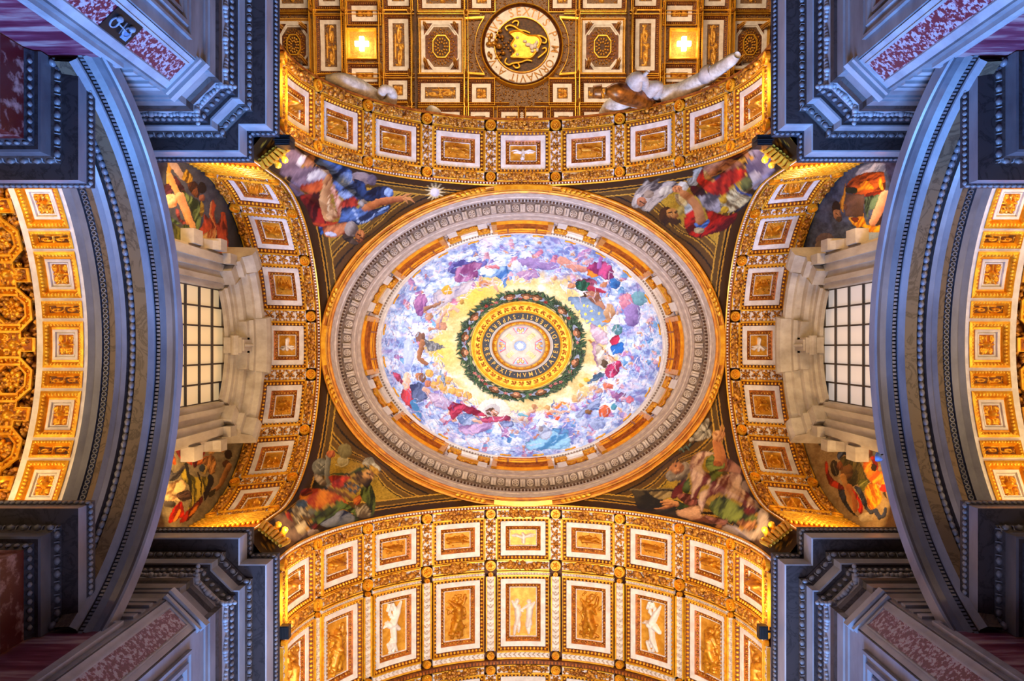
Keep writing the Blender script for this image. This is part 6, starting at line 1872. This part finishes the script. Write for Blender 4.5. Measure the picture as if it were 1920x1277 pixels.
    for sy in (-1, 1):
        mb = MB(); a0, a1 = sorted((sy * .66, sy * .84)); sweep(mb, R0 + .02, cz, a0, a1, [(0, -.75), (.45, -.75), (.45, -.4), (.6, -.36), (.6, -.16), (.88, -.1), (.94, .06), (.94, .2), (0, .24)], 4)
        mb.build('end_block', 'marble_cream', pm, W_)
    mb = MB(); sweep(mb, R0 - .55, cz, -.62, .62, [(0, -.35), (.1, -.35), (.12, -.2), (.2, -.18), (.2, 0), (0, 0)], 18)
    mb.build('inner_band', 'marble_cream', pm, W_)
    mb = MB(); box(mb, -.22, .22, 22.45, 23.3, 0, .5, 1); box(mb, -.16, .16, 22.5, 23.25, .5, .56, 1)
    for a_ in (-.2, 0, .2):
        pass
    tube(mb, [(-.25, 23.32, .42), (.25, 23.32, .42)], [.2, .2], 14)
    tube(mb, [(-.27, 22.5, .3), (.27, 22.5, .3)], [.12, .12], 12)
    ks = mb.build('keystone_console', 'marble_cream', PD, W_)
    mb = MB()
    for q in range(9):
        balls(mb, [(0, 22.55 + q * .075, .58)], (.05, .035, .03), B1)
    mb.build('console_beads', 'marble_cream', ks, W_, smooth=True, stuff=True)
# small spotlight on the edge of the right arch
c = at(1652, 863, 15.4)
SP = thing('spotlight', 'small blue lit spotlight fixed to the edge of the right marble arch', 'spotlight', c)
PLs = Plane((c[0] - .04, c[1], c[2]), (1, 0, 0), (0, 1, 0), (0, 0, 1))
mb = MB(); tube(mb, [(0, .0, .0), (0, -.09, .05), (0, -.14, .07)], [.07, .055, .02], 12); mb.build('housing', 'blue_panel', SP, PLs, smooth=True)
mb = MB(); tube(mb, [(0, -.08, .05), (.12, -.1, .1)], .015, 6); mb.build('bracket', 'black_metal', SP, PLs)

# ------------------------------------------------------------------ the high nave vault (top of the picture)
HN, RN, YN = 44.0, 13.5, -15.2
class NaveS:
    def __init__(s, hs=1.0):
        s.hs = hs

    """flat design in picture pixels: u, v -> metres on the barrel; h = downwards in metres"""
    def __call__(s, u, v, h):
        h = h * s.hs
        X = (u - 970) * HN / F + CX
        yy = (v - 650) * HN / F + CY - YN
        b = yy / RN
        return np.stack([X, YN + (RN - h) * np.sin(b), HN + (RN - h) * np.cos(b) - RN + EYE], -1)
NS = NaveS()
NV = thing('nave_vault', 'high coffered nave vault of white framed gilded panels, seen past the upper arch', 'vault', (0, -16.5, 31))
mb = MB()
plate(mb, 380, 1580, -60, 330, -.25, 30, 14)
mb.build('vault_body', 'nave_ground', NV, NS)
rn = random.Random(17)
PXM = HN / F
NSP = NaveS(PXM)
def ncoffer(u0, u1, v0, v1, kind='acanthus', wb=7.5, outer=8):
    mb = MB(); frame(mb, u0 - outer, u1 + outer, v0 - outer, v1 + outer, [(0, -.2), (0, .08), (.8, .08), (1.0, -.05)], 2)
    c = mb.build('coffer', 'gold_bright', NV, NS)
    mb = MB(); frame(mb, u0 - outer, u1 + outer, v0 - outer, v1 + outer, [(1.0, -.05), (outer - .5, -.16), (outer, -.2)], 2)
    mb.build('carved_border', 'umber_shade', c, NS)
    mb = MB(); p = perim(u0 - 4, u1 + 4, v0 - 4, v1 + 4, 3.6)
    balls(mb, np.concatenate([p[:, :2], np.full((len(p), 1), -.06)], 1), (1.2, 2.2, .08), B0, p[:, 2]); mb.build('egg_and_dart', 'gold_old', c, NS, smooth=True, stuff=True)
    mb = MB(); frame(mb, u0, u1, v0, v1, [(0, -.22), (0, -.1), (wb, -.1), (wb, -.22)], 2); mb.build('white_border', 'stucco', c, NS)
    mb = MB(); plate(mb, u0 + wb, u1 - wb, v0 + wb, v1 - wb, -.2, 2, 2); mb.build('ground', 'nave_ground', c, NS)
    w_, h_ = u1 - u0, v1 - v0
    relief(u0 + wb + 1, u1 - wb - 1, v0 + wb + 1, v1 - wb - 1, -.2, kind, rn, .22, 26, 26, rot=1 if h_ > w_ * 1.3 else 0).build('gilded_relief', 'gold_pale', c, NS, smooth=True)
    return c


def octcoffer(u0, u1, v0, v1):
    mb = MB(); frame(mb, u0 - 4, u1 + 4, v0 - 4, v1 + 4, [(0, -.2), (0, .1), (1.5, .1), (2.5, -.1), (4, -.12), (4, -.06), (8, -.06), (8, -.2)], 2)
    c = mb.build('octagon_coffer', 'gold_pale', NV, NS)
    mb = MB(); frame(mb, u0, u1, v0, v1, [(0, -.14), (0, -.05), (5, -.05), (5, -.14)], 2); mb.build('white_border', 'stucco', c, NS)
    uc, vc = (u0 + u1) / 2, (v0 + v1) / 2; a_, b_ = (u1 - u0) / 2 - 5, (v1 - v0) / 2 - 5
    k = .5
    oc_ = [(uc + a_ * x, vc + b_ * y) for x, y in ((-k, -1), (k, -1), (1, -k), (1, k), (k, 1), (-k, 1), (-1, k), (-1, -k))]
    mb = MB(); plate(mb, u0 + 5, u1 - 5, v0 + 5, v1 - 5, -.16, 1, 1); mb.build('corner_ground', 'umber_shade', c, NS)
    mb = MB(); poly_frame(mb, oc_, [(1.0, -.16), (1.0, -.06), (.94, -.06), (.92, -.12), (.86, -.12)]); mb.build('octagon_border', 'stucco', c, NS)
    mb = MB(); poly_cap(mb, [(uc + (x - uc) * .86, vc + (y - vc) * .86) for x, y in oc_], -.13); g_ = mb.build('octagon_ground', 'nave_ground', c, NS)
    mb = MB(); a = np.arange(24) * 2 * PI / 24
    for rr in (.62, .74):
        balls(mb, np.stack([uc + a_ * rr * np.cos(a + rr), vc + b_ * rr * np.sin(a + rr), np.full(24, -.1)], -1), (2.6, 1.6, .1), B1, a); 
    mb.build('palmettes', 'gold_old', c, NS, smooth=True, stuff=True)
    mb = MB(); poly_frame(mb, [(uc + (x - uc) * .46, vc + (y - vc) * .46) for x, y in oc_], [(1.1, -.12), (1.08, .06), (.98, .06), (.94, -.08)]); mb.build('inner_octagon', 'gold_bright', c, NS)
    mb = MB(); poly_cap(mb, [(uc + (x - uc) * .45, vc + (y - vc) * .45) for x, y in oc_], -.1); mb.build('hub_ground', 'umber_dark', c, NS)
    mb = MB()
    for rr, nn in ((.34, 14), (.2, 9)):
        a = np.arange(nn) * 2 * PI / nn
        balls(mb, np.stack([uc + a_ * rr * np.cos(a), vc + b_ * rr * np.sin(a), np.full(nn, -.04)], -1), (2.6, 1.8, .12), B1, a)
    mb.build('rosette', 'gold_pale', c, NS, smooth=True)
    for (x, y) in ((-1, -1), (1, -1), (1, 1), (-1, 1)):
        mb = MB(); rosette(mb, uc + x * a_ * .84, vc + y * b_ * .84, 4.5, -.1, 5); mb.build('corner_flower', 'gold_pale', c, NS, smooth=True)


MC = 978.5
def mir(r):
    return (2 * MC - r[1], 2 * MC - r[0], r[2], r[3])
LREC = [(601, 639, 40, 132, 'scroll'), (729, 766, 38, 131, 'scroll'), (661, 708, 15, 42, 'acanthus'), (659, 707, 127, 152, 'acanthus'), (601, 639, -30, 15, 'scroll'), (729, 768, -22, 15, 'acanthus'), (793, 865, -25, 19, 'scroll'), (886, 921, -25, 19, 'acanthus'),
        (789, 862, 155, 192, 'scroll'), (885, 920, 156, 192, 'acanthus'), (728, 763, 150, 186, 'acanthus'), (827, 862, 211, 240, 'acanthus'), (883, 918, 211, 240, 'acanthus'), (524, 580, -28, 19, 'scroll'), (659, 707, 180, 225, 'acanthus'), (940, 978, 211, 240, 'acanthus'), (601, 639, 160, 230, 'scroll'), (770, 812, 211, 240, 'acanthus')]
for r in LREC:
    ncoffer(*r[:4], kind=r[4]); ncoffer(*mir(r[:4]), kind=r[4])
for r in ((790, 865, 41, 135), (520, 582, 42, 128)):
    octcoffer(*r); octcoffer(*mir(r))
# ribs: long gilded fillets, bosses and carved leaf between the coffers
mb = MB()
for v in (24, 30, 139, 147, 195, 204):
    for k in range(2):
        box(mb, 515, 900 if 24 <= v <= 140 else 955, v - .4, v + .4, -.2, .1, 8) if not k else box(mb, 2 * MC - (900 if 24 <= v <= 140 else 955), 1450, v - .4, v + .4, -.2, .1, 8)
for u in (586, 594, 645, 653, 714, 722, 774, 872, 879):
    for uu in (u, 2 * MC - u):
        box(mb, uu - .4, uu + .4, -40, 225, -.2, .1, 1)
mb.build('rib_fillets', 'gold_bright', NV, NS)
mb = MB()
for i in range(5200):
    u = rn.uniform(515, 1450); v = rn.uniform(-10, 225)
    balls(mb, [(u, v, -.2)], (2.2, 1.4, .09), B0, [rn.uniform(0, 3)])
mb.build('rib_carving', 'gold_old', NV, NS, smooth=True, stuff=True)
for u in (590, 649, 718, 770, 875):
    for v in (25, 141, 199):
        if u == 875 and v < 190:
            v = {25: 28, 141: 143}[v]
        for uu in (u, 2 * MC - u):
            mb = MB(); ring(mb, uu, v, 4.2, 5.6, -.1, .14, 16); disc(mb, uu, v, 4.6, -.05, 16); rosette(mb, uu, v, 3.2, -.02, 5)
            mb.build('boss', 'gold_pale', NV, NS)
mb = MB()
for uu in (783, 2 * MC - 783):
    box(mb, uu - 1.6, uu + 1.6, -40, 240, -.25, .35, 1)
mb.build('transverse_rib', 'umber_dark', NV, NS)
for sx in (-1, 1):   # panels curved round the medallion
    a = np.linspace(-.66, .66, 15)
    arc = [(MC + sx * 88 * math.cos(t), 88 + 88 * math.sin(t)) for t in a]
    pts = arc + [(MC + sx * 106, 139), (MC + sx * 106, 36)]
    mb = MB(); poly_frame(mb, pts, [(1.0, -.1), (1.0, .1), (.93, .1), (.9, -.1)]); mb.build('spandrel_panel', 'gold_bright', NV, NS)

# medallion
cm = (MC, 88)
MD = thing('medallion', 'round white medallion with gilded lettering round a golden coat of arms', 'medallion', at(MC, 88, 43.8))
mb = MB(); a = np.linspace(0, 2 * PI, 72, endpoint=False)
def mring(mb, prof, n_=72):
    a = np.linspace(0, 2 * PI, n_, endpoint=False)
    loft(mb, np.array([np.stack([cm[0] + r * np.cos(a), cm[1] + r * np.sin(a), np.full(n_, h)], -1) for r, h in prof]), False, True)
    return mb
mring(MB(), [(78, -.2), (77, .25), (75.6, .3), (74.8, .15)]).build('outer_ring', 'gold_bright', MD, NS)
mring(MB(), [(74.8, .15), (73, .05), (71.5, .2), (70, .1)]).build('dark_ring', 'umber_shade', MD, NS)
mring(MB(), [(70, .1), (69.4, .16), (52.5, .16), (52, .1)]).build('white_ring', 'stucco', MD, NS)
mring(MB(), [(52, .1), (51.5, .3), (50.2, .3), (49.6, .05)]).build('inner_ring', 'gold', MD, NS)
fd = MB(); disc(fd, cm[0], cm[1], 50, .04, 48); fd = fd.build('field', 'umber_dark', MD, NS)
txt = [(196, 'P'), (206, 'I'), (214, 'V'), (227, 'S'), (251, 'S'), (264, 'E'), (278, 'X'), (290, 'T'), (302, 'V'), (317, 'S'), (340, 'P'), (350, '\u00b7'), (6, 'M'), (19, '\u00b7'), (33, 'O'), (46, 'R'), (60, 'N'), (75, 'A'), (88, 'V'), (98, 'I'), (106, 'T'), (128, 'A'), (140, '\u00b7'), (150, 'V')]
lettr = MB()
for deg, ch in txt:
    t = math.radians(deg); r = 61 * PXM
    q_ = NS(*[np.array([MC + k * math.cos(t), MC + k * math.cos(t) - math.sin(t), MC + (k + 1) * math.cos(t)]) for k in (61,)],
            *[np.array([88 + k * math.sin(t), 88 + k * math.sin(t) + math.cos(t), 88 + (k + 1) * math.sin(t)]) for k in (61,)], np.full(3, .19))
    p = (q_[0][0], q_[0][1], q_[0][2] - EYE)
    rt = Vector(q_[1] - q_[0]).normalized(); upv = Vector(q_[2] - q_[0]).normalized(); out = rt.cross(upv)
    put_letter(ch, fd, p, rt, upv, out, .62, 'letter_gold', .9)
# coat of arms: shield, scrolls, crossed keys and tiara
sh = [(955, 66), (972, 62), (990, 70), (1006, 71), (1014, 80), (1010, 92), (1004, 102), (994, 112), (974, 112), (958, 110), (966, 100), (958, 88), (964, 76)]
mb = MB(); poly_frame(mb, closed_spline(sh, 4), [(1.06, .05), (1.04, .4), (.96, .42), (.9, .3)]); poly_cap(mb, [(982 + (x - 982) * .92, 88 + (y - 88) * .92) for x, y in closed_spline(sh, 4)], .32)
shd = mb.build('shield', 'gold_bright', MD, NS)
mb = MB()
for (u, v) in ((970, 75), (966, 90), (970, 106)):
    for k in range(4):
        balls(mb, [(u, v, .36)], (3.6, .8, .06), B1, [k * PI / 4])
mb.build('star_charges', 'stucco', shd, NS)
mb = MB()
for (u, v, x, y) in ((984, 82, 4, 3), (990, 88, 6, 4), (997, 92, 5, 6), (1003, 90, 4, 6), (1006, 84, 3, 4), (998, 100, 4, 3), (1007, 98, 3, 4)):
    balls(mb, [(u, v, .38)], (x, y, .14), B1)
mb.build('figure_charge', 'stucco', shd, NS, smooth=True)
mb = MB()
for pts in ([(952, 62), (948, 56), (955, 52), (964, 54), (974, 60), (984, 62), (994, 66)], [(950, 112), (947, 120), (954, 125), (962, 122), (976, 120), (988, 116), (998, 118)], [(1006, 70), (1016, 72), (1024, 78), (1022, 84), (1016, 83)], [(1008, 112), (1016, 106), (1024, 98), (1022, 93), (1016, 95)], [(960, 48), (966, 44), (972, 46), (970, 54)], [(962, 126), (968, 131), (974, 128), (970, 120)]):
    s_ = spline(pts, 5); tube(mb, np.concatenate([s_, np.full((len(s_), 1), 10.)], 1), [2.2 - 1.1 * abs(i / len(s_) - .4) for i in range(len(s_))], 6)
mb.build('scrollwork', 'gold_bright', MD, NSP, smooth=True)
mb = MB()
for (y0, y1) in ((64, 108), (112, 68)):
    n_ = 9
    balls(mb, [(930 + 35 * i / n_, y0 + (y1 - y0) * i / n_, .22) for i in range(n_ + 1)], (2.6, 1.8, .12), B1)
for (u, v) in ((938, 62), (934, 70), (942, 73), (938, 112), (934, 104), (944, 103), (931, 79)):
    balls(mb, [(u, v, .26)], (4.4, 3.6, .2), B1)
balls(mb, [(926, 86, .25), (918, 86, .25), (936, 90, .25)], (7, 6, .25), B1)
mb.build('keys_and_tiara', 'gold_old', MD, NS, smooth=True)
mb = MB()
for (u, v) in ((918, 76), (917, 104), (922, 70), (921, 108)):
    balls(mb, [(u, v, .2)], (3, 6, .15), B1)
mb.build('tassels', 'gold_old', MD, NS, smooth=True)

# lamps in the nave vault: four square lights in a cross
for u, lab in ((679, 'bright cross shaped lamp in the nave vault left of the medallion'), (1282, 'bright cross shaped lamp in the nave vault right of the medallion')):
    LP = thing('vault_lamp', lab, 'lamp', at(u, 83, 43.6))
    mb = MB(); frame(mb, u - 28, u + 28, 55, 111, [(0, -.2), (0, .1), (1.5, .1), (2, -.05), (7, -.15)], 2); mb.build('coffer_frame', 'gold_bright', LP, NS)
    mb = MB(); plate(mb, u - 25, u + 25, 58, 108, -.12, 1, 1); mb.build('coffer_ground', 'gold_pale', LP, NS)
    for (x, y) in ((0, -8.5), (0, 8.5), (-8.5, 0), (8.5, 0), (0, 0)):
        mb = MB(); box(mb, u + x - 4.2, u + x + 4.2, 83 + y - 4.2, 83 + y + 4.2, -.1, .12, 1); mb.build('light_panel', 'lamp_glow', LP, NS)
    c = at(u, 83, 43.3)
    l = bpy.data.lights.new('lamp_light', 'POINT'); l.energy = 40; l.color = (1.0, .82, .55); l.shadow_soft_size = .3
    lo = bpy.data.objects.new('lamp_light', l); COL.objects.link(lo); lo.location = (c[0], c[1], c[2] + EYE - .5)

# ------------------------------------------------------------------ stucco statues reclining on the back of the upper arch
def sculpt(name, parent, parts, mt):
    """one continuous limb or drapery: parts = lists of (px, py, H, radius)"""
    for pts in parts:
        mb = MB()
        W = []
        for p in pts:      # against the nave side of the spandrel wall
            yd = 7.34 + .12 * (p[2] - 26)
            H_ = F * (yd + CY) / (650 - p[1])
            W.append(list(at(p[0], p[1], H_)) + [p[3] * H_ / p[2]])
        W = np.array(W); S_ = spline(W, 6)
        tube(mb, up(S_[:, :3]), np.abs(S_[:, 3]), 12)
        mb.build(name, mt, parent, smooth=True)
mb = MB(); us = np.linspace(-PI / 2, PI / 2, 49)
Pw = [[((RT + .3) * math.sin(a), -7.06, CT + (RT + .3) * math.cos(a)), ((RT + .3) * math.sin(a) * 1.5, -7.06, 31.0), ((RT + .3) * math.sin(a) * 1.5, -6.7, 31.0)] for a in us]
loft(mb, up(np.array(Pw))); ww = mb.build('wall_nave', 'stucco_grey', None); ww['kind'] = 'structure'
ST = thing('reclining_statue', 'stucco reclining statue with swirling drapery and a bronze gilt shield', 'statue', at(1240, 175, 26.0))
sculpt('legs', ST, [[(1240, 178, 26, .30), (1275, 172, 26.2, .30), (1305, 155, 26.4, .26), (1335, 140, 26.6, .24)], [(1335, 138, 26.6, .26), (1350, 128, 26.7, .22), (1372, 112, 26.9, .2), (1383, 103, 27, .12)], [(1225, 190, 25.8, .25), (1265, 182, 26, .22), (1305, 166, 26.2, .2)]], 'statue_stucco')
sculpt('drapery', ST, [[(1192, 180, 26.2, .2), (1188, 158, 26.5, .3), (1196, 146, 26.7, .22), (1208, 147, 26.6, .12), (1210, 160, 26.5, .14), (1204, 172, 26.4, .2)], [(1206, 174, 26.3, .3), (1222, 166, 26.4, .26), (1236, 160, 26.5, .14), (1232, 174, 26.3, .22), (1246, 186, 26.1, .2)], [(1206, 150, 26.8, .08), (1209, 140, 26.9, .07), (1216, 134, 27, .05)], [(1318, 150, 26.5, .2), (1328, 138, 26.7, .3), (1336, 132, 26.8, .18)], [(1180, 178, 26, .3), (1206, 188, 25.9, .35), (1240, 186, 25.9, .28)]], 'stucco_grey')
sculpt('gilt_shield', ST, [[(1136, 171, 24.2, .12), (1156, 172, 24.2, .28), (1182, 180, 24.2, .30), (1210, 190, 24.2, .22), (1226, 194, 24.2, .08)], [(1112, 172, 24.2, .18), (1128, 172, 24.2, .22)]], 'bronze')
sculpt('arm_and_cloak', ST, [[(1128, 212, 25.6, .1), (1146, 200, 25.8, .26), (1164, 192, 25.9, .3), (1182, 192, 25.9, .28), (1200, 196, 25.8, .2)], [(1134, 175, 26.4, .03), (1150, 164, 26.5, .03), (1172, 160, 26.5, .04), (1186, 168, 26.4, .1)]], 'statue_stucco')
S2 = thing('reclining_statue', 'stucco reclining statue in long smooth drapery without any shield', 'statue', at(680, 170, 26.0))
sculpt('draped_body', S2, [[(610, 146, 26.4, .1), (640, 150, 26.4, .24), (672, 164, 26.3, .28), (700, 178, 26.2, .22), (716, 184, 26.1, .14)], [(622, 152, 26.2, .15), (652, 166, 26.1, .26), (690, 182, 25.9, .2)]], 'statue_stucco')
sculpt('drapery_fold', S2, [[(712, 180, 26.2, .14), (720, 168, 26.4, .16), (734, 170, 26.4, .12), (732, 184, 26.2, .24), (716, 188, 26, .22), (742, 192, 25.9, .18)]], 'statue_stucco')
S3_ = thing('statue_fragment', 'small pale statue head peeping over the upper arch below the medallion', 'statue', at(810, 208, 26.0))
sculpt('head', S3_, [[(804, 213, 25.9, .12), (809, 207, 26, .16), (816, 206, 26.1, .1), (824, 210, 26, .06)]], 'statue_stucco')
